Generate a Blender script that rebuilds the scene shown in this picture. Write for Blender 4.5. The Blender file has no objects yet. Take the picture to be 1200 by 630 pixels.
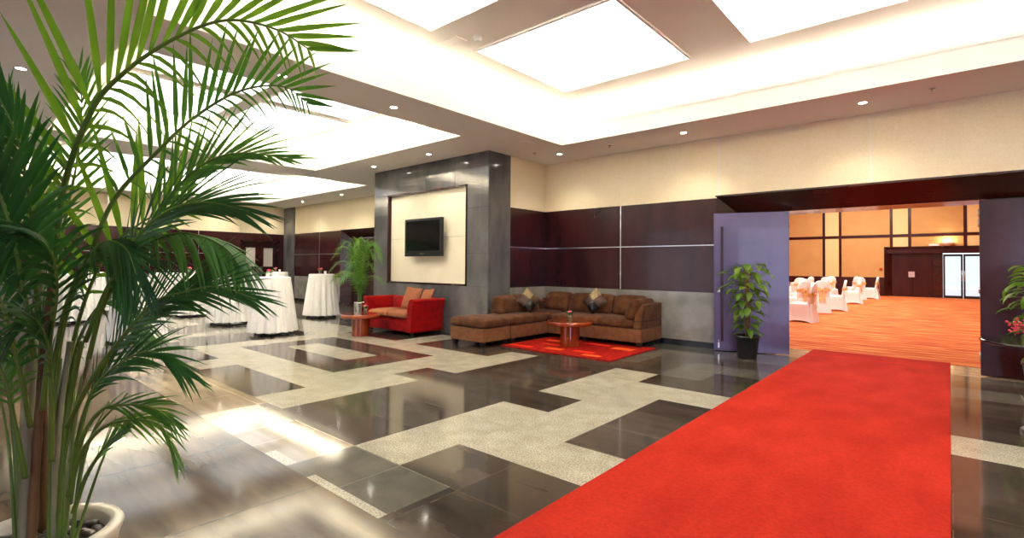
import bpy, bmesh, math, random
from math import sin, cos, pi, radians, sqrt
from mathutils import Vector as V, Matrix

S = bpy.context.scene
COL = S.collection
# ------------------------------------------------------------------ camera
F, CY, YAW, PITCH, ROLL, EYE = 591.3, 301.0, radians(40.974), radians(1.020), radians(.388), 1.36
_fw = V((-sin(YAW), cos(YAW), 0)); _rt = V((cos(YAW), sin(YAW), 0)); _up = V((0, 0, 1))
_f2 = _fw*cos(PITCH)+_up*sin(PITCH); _u2 = _up*cos(PITCH)-_fw*sin(PITCH)
CR = _rt*cos(ROLL)+_u2*sin(ROLL); CU = _u2*cos(ROLL)-_rt*sin(ROLL); CF = _f2
cam = bpy.data.cameras.new('camera'); co = bpy.data.objects.new('camera', cam); COL.objects.link(co)
cam.sensor_width = 36; cam.lens = F/1200*36; cam.shift_y = (CY-315)/1200; cam.clip_start = .05; cam.clip_end = 300
co.matrix_world = Matrix(((CR.x, CU.x, -CF.x, 0), (CR.y, CU.y, -CF.y, 0), (CR.z, CU.z, -CF.z, EYE), (0, 0, 0, 1)))
S.camera = co
def at(x, y, d):
    """a point of the place seen at pixel x, y, d metres in front of the camera"""
    return V((0, 0, EYE))+CF*d+CR*((x-600)/F*d)+CU*(-(y-CY)/F*d)

# ------------------------------------------------------------------ light
S.view_settings.view_transform = 'Standard'; S.view_settings.look = 'None'
S.view_settings.gamma = 1; S.view_settings.use_curve_mapping = False
S.view_settings.exposure = 0.2
S.cycles.use_denoising = True
S.cycles.max_bounces = 10; S.cycles.diffuse_bounces = 5; S.cycles.glossy_bounces = 4
S.cycles.transmission_bounces = 6; S.cycles.transparent_max_bounces = 8
S.cycles.sample_clamp_indirect = 0
S.cycles.caustics_reflective = False; S.cycles.caustics_refractive = False
PANEL, TUBE, DOWN_W, DAY_W, BALL_W = 2.6, 95.0, 40, 110, 470
w = bpy.data.worlds.new('sky'); S.world = w; w.use_nodes = True
w.node_tree.nodes['Background'].inputs[0].default_value = (.86, .93, 1, 1)
w.node_tree.nodes['Background'].inputs[1].default_value = 1.3
def area(name, loc, rot, sx, sy, e, c=(1, 1, 1)):
    l = bpy.data.lights.new(name, 'AREA'); l.shape = 'RECTANGLE'; l.size = sx; l.size_y = sy; l.energy = e; l.color = c
    o = bpy.data.objects.new(name, l); COL.objects.link(o); o.location = loc; o.rotation_euler = rot
    return o
# daylight through the glazed entrance behind the camera
area('entrance_daylight', (4.2, -3.7, 1.55), (radians(90), 0, 0), 3.8, 2.8, DAY_W*1.9, (.58, .64, 1))
area('entrance_daylight', (-8.6, -3.7, 1.55), (radians(90), 0, 0), 3.0, 2.6, DAY_W*.3, (.70, .76, 1))
# ballroom ceiling lamps
for bx_, by_ in ((-3, 14), (-3, 20.5), (-3, 27)):
    area('ballroom_ceiling_lamp', (bx_, by_, 5.4), (0, 0, 0), 5, 4, BALL_W, (1, .96, .90))

# ------------------------------------------------------------------ materials
M = {}
def new(name):
    m = bpy.data.materials.new(name); m.use_nodes = True; M[name] = m
    nt = m.node_tree; return m, nt, nt.nodes['Principled BSDF']
def nd(nt, t, **k):
    n = nt.nodes.new(t)
    for a, b in k.items():
        if a in n.inputs: n.inputs[a].default_value = b
        else: setattr(n, a, b)
    return n
def c4(c): return (c[0], c[1], c[2], 1)
def s2l(*c): return tuple(((v/255)/12.92 if v/255 <= .04045 else ((v/255+.055)/1.055)**2.4) for v in c)
def plain(name, c, rough=.5, metal=0, spec=.5, coat=0, sheen=0):
    m, nt, b = new(name)
    b.inputs['Base Color'].default_value = c4(c); b.inputs['Roughness'].default_value = rough
    b.inputs['Metallic'].default_value = metal; b.inputs['Specular IOR Level'].default_value = spec
    b.inputs['Coat Weight'].default_value = coat; b.inputs['Coat Roughness'].default_value = .05
    b.inputs['Sheen Weight'].default_value = sheen
    return m
def noisy(name, c1, c2, scale=8, stretch=(1, 1, 1), rough=.5, spec=.5, bump=0, bscale=None, coat=0, sheen=0, detail=5, lo=.35, hi=.65, grid=None, fine=None, var=0):
    """noise between two colours; grid=(px, py, ox, oy, width, dark) adds joint lines in object x/y; var: tile to tile shift"""
    m, nt, b = new(name); L = nt.links.new
    tc = nd(nt, 'ShaderNodeTexCoord'); mp = nd(nt, 'ShaderNodeMapping'); mp.inputs['Scale'].default_value = stretch
    L(tc.outputs['Object'], mp.inputs[0])
    n = nd(nt, 'ShaderNodeTexNoise', Scale=scale, Detail=detail); L(mp.outputs[0], n.inputs['Vector'])
    r = nd(nt, 'ShaderNodeMapRange'); r.inputs[1].default_value = lo; r.inputs[2].default_value = hi
    fac = n.outputs[0]
    L(fac, r.inputs[0])
    mx = nd(nt, 'ShaderNodeMix', data_type='RGBA'); mx.inputs[6].default_value = c4(c1); mx.inputs[7].default_value = c4(c2)
    L(r.outputs[0], mx.inputs[0]); out = mx.outputs[2]
    def mul(o, fo, amt):
        q = nd(nt, 'ShaderNodeMix', data_type='RGBA', blend_type='MULTIPLY'); q.inputs[0].default_value = 1
        L(o, q.inputs[6]); L(fo, q.inputs[7]); return q.outputs[2]
    if fine:
        n2 = nd(nt, 'ShaderNodeTexNoise', Scale=fine[0], Detail=2); L(tc.outputs['Object'], n2.inputs['Vector'])
        r2 = nd(nt, 'ShaderNodeMapRange'); r2.inputs[1].default_value = .4; r2.inputs[2].default_value = .6; r2.inputs[3].default_value = 1-fine[1]; r2.inputs[4].default_value = 1
        L(n2.outputs[0], r2.inputs[0]); out = mul(out, r2.outputs[0], 1)
    if grid:
        px, py, ox, oy, wd, dk = grid
        sp = nd(nt, 'ShaderNodeSeparateXYZ'); L(tc.outputs['Object'], sp.inputs[0])
        fl = []; cell = []
        for k, (p, o_) in enumerate(((px, ox), (py, oy))):
            a = nd(nt, 'ShaderNodeMath', operation='SUBTRACT'); L(sp.outputs[k], a.inputs[0]); a.inputs[1].default_value = o_
            d = nd(nt, 'ShaderNodeMath', operation='DIVIDE'); L(a.outputs[0], d.inputs[0]); d.inputs[1].default_value = p
            f = nd(nt, 'ShaderNodeMath', operation='FRACT'); L(d.outputs[0], f.inputs[0])
            g = nd(nt, 'ShaderNodeMath', operation='FLOOR'); L(d.outputs[0], g.inputs[0]); cell.append(g)
            h = nd(nt, 'ShaderNodeMath', operation='GREATER_THAN'); L(f.outputs[0], h.inputs[0]); h.inputs[1].default_value = wd/p
            fl.append(h)
        t = nd(nt, 'ShaderNodeMath', operation='MULTIPLY'); L(fl[0].outputs[0], t.inputs[0]); L(fl[1].outputs[0], t.inputs[1])
        rr = nd(nt, 'ShaderNodeMapRange'); rr.inputs[3].default_value = dk; L(t.outputs[0], rr.inputs[0])
        out = mul(out, rr.outputs[0], 1)
        if var:
            cb = nd(nt, 'ShaderNodeCombineXYZ'); L(cell[0].outputs[0], cb.inputs[0]); L(cell[1].outputs[0], cb.inputs[1])
            wn = nd(nt, 'ShaderNodeTexWhiteNoise'); L(cb.outputs[0], wn.inputs['Vector'])
            r3 = nd(nt, 'ShaderNodeMapRange'); r3.inputs[3].default_value = 1-var; r3.inputs[4].default_value = 1+var*.5
            L(wn.outputs['Value'], r3.inputs[0]); out = mul(out, r3.outputs[0], 1)
            # each tile cut from another place of the stone
            sc = nd(nt, 'ShaderNodeVectorMath', operation='MULTIPLY_ADD'); sc.inputs[1].default_value = (3.7, 5.3, 0)
            L(cb.outputs[0], sc.inputs[0]); L(tc.outputs['Object'], sc.inputs[2]); L(sc.outputs[0], mp.inputs[0])
    L(out, b.inputs['Base Color'])
    b.inputs['Roughness'].default_value = rough; b.inputs['Specular IOR Level'].default_value = spec
    b.inputs['Coat Weight'].default_value = coat; b.inputs['Coat Roughness'].default_value = .04; b.inputs['Sheen Weight'].default_value = sheen
    if bump:
        nb = nd(nt, 'ShaderNodeTexNoise', Scale=bscale or scale, Detail=4); L(mp.outputs[0] if not bscale else tc.outputs['Object'], nb.inputs['Vector'])
        bp = nd(nt, 'ShaderNodeBump', Strength=bump, Distance=.01); L(nb.outputs[0], bp.inputs['Height']); L(bp.outputs[0], b.inputs['Normal'])
    return m
def emit(name, c, s):
    m, nt, b = new(name); nt.nodes.remove(b)
    e = nd(nt, 'ShaderNodeEmission', Color=c4(c), Strength=s); nt.links.new(e.outputs[0], nt.nodes['Material Output'].inputs[0]); return m
def glassy(name, tint=(1, 1, 1), refl=.12, rough=0):
    m, nt, b = new(name); nt.nodes.remove(b); L = nt.links.new
    t = nd(nt, 'ShaderNodeBsdfTransparent', Color=c4(tint)); g = nd(nt, 'ShaderNodeBsdfGlossy', Roughness=rough)
    x = nd(nt, 'ShaderNodeMixShader'); x.inputs[0].default_value = refl
    L(t.outputs[0], x.inputs[1]); L(g.outputs[0], x.inputs[2]); L(x.outputs[0], nt.nodes['Material Output'].inputs[0]); return m

TP = .5665
plain('ceiling_paint', (.85, .82, .81), .8)
plain('cove_paint', (.86, .83, .78), .8)
emit('light_panel', (1, .99, .94), PANEL)
emit('cove_tube', (1, .95, .80), TUBE)
emit('lamp_glow', (1, .93, .8), 40)
plain('lamp_trim', (.8, .78, .74), .35)
G = (TP, TP, -1.70, 2.11-TP*20, .007, 1.9)
noisy('tile_dark', s2l(56, 48, 42), s2l(92, 80, 68), 2.2, (.5, 2.4, 1), rough=.09, spec=.55, grid=G, var=.35, lo=.3, hi=.7)
noisy('tile_light', s2l(184, 177, 156), s2l(204, 197, 176), 5, rough=.1, spec=.5, grid=(TP, TP, -1.70, 2.11-TP*20, .003, .9), var=.06, fine=(85, .46))
noisy('tile_tan', s2l(132, 116, 94), s2l(160, 144, 118), 3, (.5, 2.6, 1), rough=.07, spec=.55, grid=G, var=.1)
noisy('tile_grey', s2l(100, 96, 86), s2l(116, 112, 100), 5, rough=.09, grid=G, var=.12, fine=(160, .3))
noisy('tile_brown', s2l(62, 49, 36), s2l(108, 90, 68), 1.6, (.55, 3.2, 1), rough=.1, spec=.2, grid=(1.134, 1.134, -2.96, 1.6-1.134*6, .007, .45), var=.12, lo=.3, hi=.7)
noisy('threshold_stone', s2l(150, 135, 110), s2l(176, 160, 132), 5, rough=.1)
noisy('wall_fabric', (.87, .74, .49), (.89, .77, .53), 3, (1, 1, .3), rough=.75, fine=(60, .06))
noisy('niche_fabric', (.84, .76, .56), (.88, .80, .60), 3, rough=.75)
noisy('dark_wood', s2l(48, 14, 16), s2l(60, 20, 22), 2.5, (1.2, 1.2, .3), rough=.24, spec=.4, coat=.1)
noisy('door_wood_sheen_tint', s2l(66, 48, 98), s2l(72, 53, 108), 2.5, (1.2, 1.2, .3), rough=.36, spec=.9, coat=.2)  # purple-blue daylight sheen mixed into the base colour of the wood
noisy('portal_wood', s2l(40, 12, 10), s2l(60, 20, 15), 5, (.3, 1, 1), rough=.25, spec=.5, coat=.2)
noisy('pillar_granite', s2l(86, 86, 88), s2l(118, 116, 114), 2.4, (1, 1, .45), rough=.1, spec=.6, fine=(90, .2))
noisy('dado_granite', s2l(134, 131, 124), s2l(156, 152, 144), 4, rough=.12, spec=.5, fine=(90, .18))
plain('skirting_black', (.012, .012, .014), .25)
plain('silver', (.75, .75, .76), .3, 1)
plain('steel', (.62, .62, .6), .25, 1)
noisy('red_carpet', s2l(172, 40, 29), s2l(192, 50, 36), 3, (1, .5, 1), rough=.95, spec=.05, bump=.35, bscale=220, fine=(45, .14))
noisy('red_rug', s2l(140, 14, 10), s2l(172, 26, 16), 14, rough=.95, spec=.1, bump=.6, bscale=120)
plain('rug_orange', s2l(238, 96, 36), .95, spec=.1); plain('rug_scarlet', s2l(226, 48, 28), .95, spec=.1)
noisy('suede', s2l(76, 44, 25), s2l(102, 64, 38), 7, rough=.9, spec=.1, sheen=.08, bump=.2, bscale=26)
noisy('suede_light', s2l(112, 72, 46), s2l(128, 85, 56), 12, rough=.9, spec=.1, sheen=.05)
noisy('red_velvet', s2l(132, 4, 6), s2l(162, 7, 9), 7, rough=.85, spec=.1, sheen=.05)
noisy('tan_fabric', s2l(146, 88, 58), s2l(166, 106, 72), 30, rough=.85, spec=.2)
plain('dark_foot', s2l(34, 22, 18), .4)
noisy('cherry_wood', s2l(128, 48, 18), s2l(158, 68, 28), 5, (1, 1, .2), rough=.14, spec=.5, coat=.5)
noisy('leather_brown', s2l(62, 40, 28), s2l(84, 54, 38), 10, rough=.45, spec=.4)
noisy('brocade_gold', s2l(96, 80, 52), s2l(176, 156, 108), 60, rough=.4, spec=.5)
plain('leather_dark', s2l(30, 24, 24), .25)
plain('screen_black', (.006, .006, .007), .12); plain('plastic_black', (.012, .012, .013), .3)
noisy('white_linen', (.90, .88, .83), (.93, .91, .87), 6, rough=.8, spec=.2)
noisy('chair_cover', (.86, .85, .82), (.9, .89, .86), 6, rough=.7, spec=.25)
noisy('gold_satin', s2l(206, 164, 96), s2l(236, 204, 140), 12, rough=.35, spec=.5)
plain('black_metal', (.015, .015, .016), .4)
glassy('clear_glass', (.93, .97, .94), .1)
glassy('door_glass', (.92, .96, 1), .08)
plain('frosted_glass', s2l(205, 200, 188), .35)
plain('pink_petal', s2l(238, 110, 130), .6); plain('hot_pink_petal', s2l(214, 44, 70), .6); plain('red_petal', s2l(214, 18, 24), .5)
noisy('leaf_green', s2l(58, 104, 30), s2l(92, 146, 44), 9, rough=.4, spec=.4)
def leafmat(name, c1, c2, trans):
    m = noisy(name, c1, c2, 3, rough=.38, spec=.4); nt = m.node_tree; b = nt.nodes['Principled BSDF']
    t = nd(nt, 'ShaderNodeBsdfTranslucent', Color=c4(trans)); x = nd(nt, 'ShaderNodeMixShader'); x.inputs[0].default_value = .38
    nt.links.new(b.outputs[0], x.inputs[1]); nt.links.new(t.outputs[0], x.inputs[2]); nt.links.new(x.outputs[0], nt.nodes['Material Output'].inputs[0])
leafmat('palm_bright', s2l(66, 118, 30), s2l(100, 154, 44), s2l(130, 180, 40))
leafmat('palm_mid', s2l(50, 104, 38), s2l(84, 138, 52), s2l(96, 156, 46))
leafmat('palm_dark', s2l(32, 78, 40), s2l(60, 112, 52), s2l(64, 126, 48))
leafmat('pothos_leaf', s2l(74, 122, 36), s2l(140, 172, 60), s2l(130, 176, 50))
noisy('palm_cane', s2l(96, 106, 66), s2l(156, 156, 128), 6, (1, 1, .2), rough=.5)
noisy('palm_sheath', s2l(84, 62, 36), s2l(126, 94, 58), 8, (1, 1, .2), rough=.6)
plain('palm_stem', s2l(92, 124, 44), .45)
plain('pot_cream', s2l(214, 206, 186), .3); plain('soil', s2l(30, 22, 18), .9)
plain('black_pot', (.014, .014, .016), .35)
noisy('moss_pole', s2l(92, 66, 36), s2l(136, 104, 60), 40, rough=.9, bump=.6, bscale=80)
noisy('pebble', s2l(58, 50, 44), s2l(96, 86, 76), 5, rough=.35, spec=.5)
noisy('amber_panel', s2l(192, 146, 84), s2l(198, 153, 92), 2, rough=.7); plain('pale_panel', s2l(226, 198, 138), .7)
plain('soft_white', (.8, .8, .78), .5); plain('alarm_red', s2l(180, 30, 24), .4)
# ballroom carpet: broken orange and gold bands
def ballroom_carpet():
    m, nt, b = new('ballroom_carpet'); L = nt.links.new
    tc = nd(nt, 'ShaderNodeTexCoord'); mp = nd(nt, 'ShaderNodeMapping'); mp.inputs['Scale'].default_value = (1.3, 11, 1); L(tc.outputs['Object'], mp.inputs[0])
    n = nd(nt, 'ShaderNodeTexNoise', Scale=1.0, Detail=3); L(mp.outputs[0], n.inputs['Vector'])
    r = nd(nt, 'ShaderNodeValToRGB'); r.color_ramp.interpolation = 'LINEAR'
    e = r.color_ramp.elements; e[0].position = .36; e[0].color = c4(s2l(182, 72, 40)); e[1].position = .66; e[1].color = c4(s2l(232, 158, 88))
    k = e.new(.5); k.color = c4(s2l(204, 104, 58))
    L(n.outputs[0], r.inputs[0]); L(r.outputs[0], b.inputs['Base Color']); b.inputs['Roughness'].default_value = .95; b.inputs['Specular IOR Level'].default_value = .1
ballroom_carpet()

# ------------------------------------------------------------------ mesh helpers
class MB:
    def __init__(s): s.v = []; s.f = []; s.m = []; s.sm = []
    def add(s, vs, fs, mi=0, smooth=False):
        o = len(s.v); s.v += [tuple(p) for p in vs]
        for f in fs: s.f.append([o+i for i in f]); s.m.append(mi); s.sm.append(smooth)
    def box(s, x0, x1, y0, y1, z0, z1, mi=0):
        s.add([(x0, y0, z0), (x1, y0, z0), (x1, y1, z0), (x0, y1, z0), (x0, y0, z1), (x1, y0, z1), (x1, y1, z1), (x0, y1, z1)],
              [(0, 3, 2, 1), (4, 5, 6, 7), (0, 1, 5, 4), (1, 2, 6, 5), (2, 3, 7, 6), (3, 0, 4, 7)], mi)
    def rbox(s, x0, x1, y0, y1, z0, z1, r, puff=(0, 0, 0), n=7, mi=0, fn=None):
        """cushion: a box with round edges, faces bulging by puff along each axis"""
        c = V(((x0+x1)/2, (y0+y1)/2, (z0+z1)/2)); h = V(((x1-x0)/2, (y1-y0)/2, (z1-z0)/2)); r = min(r, min(h)*.98)
        bm = bmesh.new(); bmesh.ops.create_cube(bm, size=2); bmesh.ops.subdivide_edges(bm, edges=bm.edges[:], cuts=n, use_grid_fill=True)
        vs = []
        for v in bm.verts:
            p = V([ (abs(t)**.8)*(1 if t > 0 else -1) for t in v.co])
            q = V([p[i]*h[i] for i in range(3)]); inn = V([max(-(h[i]-r), min(h[i]-r, q[i])) for i in range(3)])
            d = q-inn
            if d.length > 1e-9: q = inn+d.normalized()*r if sum(1 for i in range(3) if abs(abs(p[i])-1) < 1e-6) else q
            for i in range(3):
                j, k = (i+1) % 3, (i+2) % 3
                q[i] += puff[i]*p[i]*(1-p[j]**2)*(1-p[k]**2) if abs(p[i]) > .5 else 0
            q = c+q
            vs.append(fn(q) if fn else q)
        bm.verts.index_update()
        s.add(vs, [[v.index for v in f.verts] for f in bm.faces], mi, True); bm.free()
    def lathe(s, prof, c=(0, 0, 0), n=32, mi=0, smooth=True, cap=(True, True), rf=None):
        vs = []; fs = []
        for (r, z) in prof:
            for k in range(n):
                a = 2*pi*k/n; q = rf(a, z, r) if rf else r
                vs.append((c[0]+q*cos(a), c[1]+q*sin(a), c[2]+z))
        for i in range(len(prof)-1):
            for k in range(n): fs.append((i*n+k, i*n+(k+1) % n, (i+1)*n+(k+1) % n, (i+1)*n+k))
        s.add(vs, fs, mi, smooth); o = len(s.v)-len(vs)
        if cap[0]: s.add(vs[:n], [list(range(n))[::-1]], mi)
        if cap[1]: s.add(vs[-n:], [list(range(n))], mi)
    def tube(s, pts, rad, n=8, mi=0, cap=True):
        pts = [V(p) for p in pts]; vs = []; fs = []
        up = V((0, 0, 1)); 
        for i, p in enumerate(pts):
            t = (pts[min(i+1, len(pts)-1)]-pts[max(i-1, 0)]).normalized()
            a = t.cross(up if abs(t.z) < .95 else V((1, 0, 0))).normalized() if i == 0 else (a-t*a.dot(t)).normalized()
            b = t.cross(a); r = rad[i] if isinstance(rad, (list, tuple)) else rad
            vs += [p+a*(r*cos(2*pi*k/n))+b*(r*sin(2*pi*k/n)) for k in range(n)]
        for i in range(len(pts)-1):
            for k in range(n): fs.append((i*n+k, i*n+(k+1) % n, (i+1)*n+(k+1) % n, (i+1)*n+k))
        if cap: fs.append(list(range(n))[::-1]); fs.append([(len(pts)-1)*n+k for k in range(n)])
        s.add(vs, fs, mi, True)
    def prism(s, poly, axis, a, b, mi=0, smooth=False):
        """polygon in the other two axes (cyclic order y,z / x,z / x,y) pushed from a to b along axis"""
        n = len(poly); f = {'x': lambda p, t: (t, p[0], p[1]), 'y': lambda p, t: (p[0], t, p[1]), 'z': lambda p, t: (p[0], p[1], t)}[axis]
        s.add([f(p, a) for p in poly]+[f(p, b) for p in poly],
              [[k, (k+1) % n, n+(k+1) % n, n+k] for k in range(n)], mi, smooth)
        o = len(s.v)-2*n
        for q in (list(range(n))[::-1], [n+k for k in range(n)]): s.f.append([o+k for k in q]); s.m.append(mi); s.sm.append(False)
    def build(s, name, mats, parent=None, label=None, bevel=0):
        me = bpy.data.meshes.new(name); me.from_pydata(s.v, [], s.f)
        for m in (mats if isinstance(mats, (list, tuple)) else [mats]): me.materials.append(M[m])
        me.polygons.foreach_set('material_index', s.m); me.polygons.foreach_set('use_smooth', s.sm)
        bm = bmesh.new(); bm.from_mesh(me); bmesh.ops.recalc_face_normals(bm, faces=bm.faces[:]); bm.to_mesh(me); bm.free()
        o = bpy.data.objects.new(name, me); COL.objects.link(o)
        if parent: o.parent = parent
        if label: o['label'] = label
        if bevel:
            b = o.modifiers.new('bevel', 'BEVEL'); b.width = bevel; b.segments = 2; b.limit_method = 'ANGLE'
        return o
def empty(name, loc, label=None, cat=None, group=None, rz=0):
    o = bpy.data.objects.new(name, None); COL.objects.link(o); o.location = loc; o.rotation_euler.z = rz; o.empty_display_size = .1
    return tag(o, label, cat, group)
def tag(o, label=None, cat=None, group=None):
    if label: o['label'] = label
    if cat: o['category'] = cat
    if group: o['group'] = group
    return o
def copy_tree(o, parent=None):
    c = o.copy(); COL.objects.link(c); c.parent = parent
    for ch in KIDS(o): copy_tree(ch, c)
    return c
def KIDS(o): return [x for x in COL.objects if x.parent == o]
def struct(o): o['kind'] = 'structure'; return o

# ------------------------------------------------------------------ the setting
HC, ZU = 3.53, 4.10                       # soffit, raised ceiling in the coves
XL, XR, YF, YB = -19.6, 6.3, -3.5, 8.59
D0, P0, P1 = .10, .94, 2.515              # skirting, dado, dark panels
YE, XP0, XP1, YP = 9.03, -10.24, -6.53, 6.836

# floor: cells of the tile grid, each with its stone
RECTS = [('tile_brown', (-20, 6.5, -4, 1.6)), ('tile_grey', (-6.6, 6.5, 6.63, 8.7)), ('tile_grey', (-20, -9.9, 7.6, 9.1)),
 ('tile_tan', (-4.33, -3.40, 1.6, 2.12)), ('tile_grey', (-3.40, -2.33, 1.6, 2.12)), ('tile_tan', (-9.2, -5.1, 1.6, 2.2)),
 ('tile_light', (-3.40, -2.84, 2.12, 3.80)), ('tile_light', (-2.84, -2.27, 2.67, 5.51)), ('tile_light', (-2.27, 0, 2.67, 3.24)),
 ('tile_light', (-3.40, -2.84, 4.37, 6.07)), ('tile_light', (-2.84, -2.80, 5.51, 6.07)), ('tile_light', (-2.27, -1.2, 4.94, 5.51)), ('tile_light', (-1.2, 6.5, 4.94, 5.51)),
 ('tile_light', (-5.27, -4.73, 4.37, 6.07)), ('tile_light', (-5.92, -5.27, 2.75, 5.52)), ('tile_dark', (-5.30, -4.77, 3.85, 4.37)),
 ('tile_light', (-5.40, -4.77, 2.20, 3.82)), ('tile_light', (-9.4, -5.27, 2.75, 5.52)), ('tile_dark', (-8.80, -5.90, 3.36, 5.0)),
 ('tile_light', (-8.30, -6.53, 3.90, 4.44)), ('tile_light', (-9.9, -9.2, 5.5, 6.15)), ('tile_light', (-7.58, -7.0, 5.5, 6.63)), ('tile_light', (-12.6, -9.4, 5.0, 6.1)),
 ('tile_light', (-5.1, -4.33, 1.6, 2.10)), ('tile_light', (-3.74, -3.40, 1.6, 1.68)), ('tile_light', (-3.12, -2.33, 1.6, 1.66)),
 ('tile_light', (-7.95, -7.3, 2.3, 2.8)), ('tile_light', (-12.5, -10.2, 2.2, 2.9)), ('tile_light', (-11.2, -10.6, 2.9, 4.6)), ('tile_light', (-16.0, -12.6, 3.4, 4.0)), ('tile_light', (-14.4, -13.8, 4.0, 6.6)),
 ('tile_light', (-18.5, -15.2, 5.0, 5.6)), ('tile_light', (-13.2, -11.0, 7.0, 7.6)), ('tile_light', (-5.27, -4.8, .45, 1.02)),
 ('tile_dark', (-3.36, -2.80, 6.6, 7.7)), ('tile_dark', (-2.80, 0, 7.2, 7.77)), ('tile_dark', (-2.27, 0, 6.07, 6.63)), ('tile_dark', (.0, 3.8, 7.77, 8.2)), ('tile_dark', (0, 3.8, 6.07, 7.2)),
 ('tile_grey', (-2.80, -2.27, 6.07, 6.63)), ('threshold_stone', (-2.6, 1.4, 8.66, 9.52))]
def build_floor():
    xs = sorted({-20, 6.5}|{v for _, r in RECTS for v in r[:2]}); ys = sorted({-4, 9.52}|{v for _, r in RECTS for v in r[2:]})
    mats = ['tile_dark', 'tile_light', 'tile_tan', 'tile_grey', 'tile_brown', 'threshold_stone']; mb = MB()
    idx = {}
    vs = []
    for y in ys:
        for x in xs: vs.append((x, y, 0))
    n = len(xs); mb.v = vs
    for j in range(len(ys)-1):
        for i in range(n-1):
            cx, cy = (xs[i]+xs[i+1])/2, (ys[j]+ys[j+1])/2; mi = 0
            for nm, (a, b, c, d) in RECTS:
                if a < cx < b and c < cy < d: mi = mats.index(nm)
            mb.f.append([j*n+i, j*n+i+1, (j+1)*n+i+1, (j+1)*n+i]); mb.m.append(mi); mb.sm.append(False)
    return struct(mb.build('floor', mats))
build_floor()
mb = MB(); mb.box(-20, 6.5, -4, 9.5, -.12, -.02); struct(mb.build('floor_slab', 'soil'))

# ceiling: soffit with three coves, fascias, ledges and raised ceilings
COVES = [(-5.25, 3.3, 1.13, 7.39), (-11.05, -6.17, 1.2, 5.78), (-18.5, -12.0, 1.3, 7.75)]
def build_ceiling():
    mb = MB()
    xs = sorted({XL-.2, XR+.2}|{v for c in COVES for v in c[:2]}); ys = sorted({YF-.2, 9.4}|{v for c in COVES for v in c[2:]})
    for i in range(len(xs)-1):
        for j in range(len(ys)-1):
            cx, cy = (xs[i]+xs[i+1])/2, (ys[j]+ys[j+1])/2
            if any(a < cx < b and c < cy < d for a, b, c, d in COVES): continue
            mb.add([(xs[i], ys[j], HC), (xs[i+1], ys[j], HC), (xs[i+1], ys[j+1], HC), (xs[i], ys[j+1], HC)], [(0, 1, 2, 3)])
    struct(mb.build('ceiling', 'ceiling_paint'))
    for n, (a, b, c, d) in enumerate(COVES):
        mb = MB(); zl, g, t = HC+.32, .34, .04
        # fascia ring, ledge, outer wall, raised ceiling
        for (p, q, r, s_) in ((a-t, a, c-t, d+t), (b, b+t, c-t, d+t), (a, b, c-t, c), (a, b, d, d+t)): mb.box(p, q, r, s_, HC-.001, zl)
        for (p, q, r, s_) in ((a-g, a-t, c-g, d+g), (b+t, b+g, c-g, d+g), (a-t, b+t, c-g, c-t), (a-t, b+t, d+t, d+g)): mb.box(p, q, r, s_, HC+.10, HC+.14)
        for (p, q, r, s_) in ((a-g-t, a-g, c-g, d+g), (b+g, b+g+t, c-g, d+g), (a-g, b+g, c-g-t, c-g), (a-g, b+g, d+g, d+g+t)): mb.box(p, q, r, s_, HC+.10, ZU+.03)
        mb.box(a-g-t, b+g+t, c-g-t, d+g+t, ZU+.0, ZU+.05)
        struct(mb.build('ceiling_cove', 'cove_paint'))
build_ceiling()
# linear air grille along the far fascia of the big cove
mb = MB()
x = -5.15
while x < 3.2:
    mb.box(x, min(x+.9, 3.2), 7.375, 7.386, 3.785, 3.835, 0)
    k = x+.03
    while k < min(x+.87, 3.17): mb.box(k, k+.012, 7.370, 7.376, 3.792, 3.828, 1); k += .03
    x += .92
struct(mb.build('trim_1', ['cove_paint', 'lamp_trim']))

# luminous ceiling panels
def panel(x0, x1, y0, y1, label):
    o = empty('light_panel', ((x0+x1)/2, (y0+y1)/2, ZU), label, 'ceiling light', 'luminous ceiling panels'); cx, cy = o.location.x, o.location.y
    f = MB(); t = .03
    X0, X1, Y0, Y1 = x0-cx, x1-cx, y0-cy, y1-cy
    for r in ((X0-t, X0, Y0-t, Y1+t), (X1, X1+t, Y0-t, Y1+t), (X0, X1, Y0-t, Y0), (X0, X1, Y1, Y1+t)): f.box(*r, -.025, -.001)
    f.build('frame', 'cove_paint', o)
    d = MB(); d.box(X0, X1, Y0, Y1, -.012, -.002); d.build('diffuser', 'light_panel', o)
for k, x0 in enumerate((-4.53, -1.81, .91)):
    panel(x0, x0+1.97, 4.50, 6.45, ('bright square ceiling panel over the brown sofa end of the carpet', 'bright square ceiling panel above the middle of the red carpet', 'bright square ceiling panel above the flower table')[k])
    panel(x0, x0+1.97, 1.80, 3.76, ('bright square ceiling panel beside the smoke detector', 'bright square ceiling panel nearer the entrance over the carpet', 'bright square ceiling panel nearest the entrance corner')[k])
for k, x0 in enumerate((-10.5, -8.5)):
    for j, y0 in enumerate((1.75, 3.6)):
        panel(x0, x0+1.75, y0, y0+1.6, 'bright ceiling panel in the middle cove, %s row on the %s side' % (('entrance', 'inner')[j], ('table', 'loveseat')[k]))
for k, x0 in enumerate((-17.9, -15.0)):
    for j, y0 in enumerate((1.9, 4.8)):
        panel(x0, x0+2.4, y0, y0+2.4, 'bright ceiling panel in the farthest cove, %s row on the %s side' % (('entrance', 'inner')[j], ('double door', 'hall')[k]))
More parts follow.
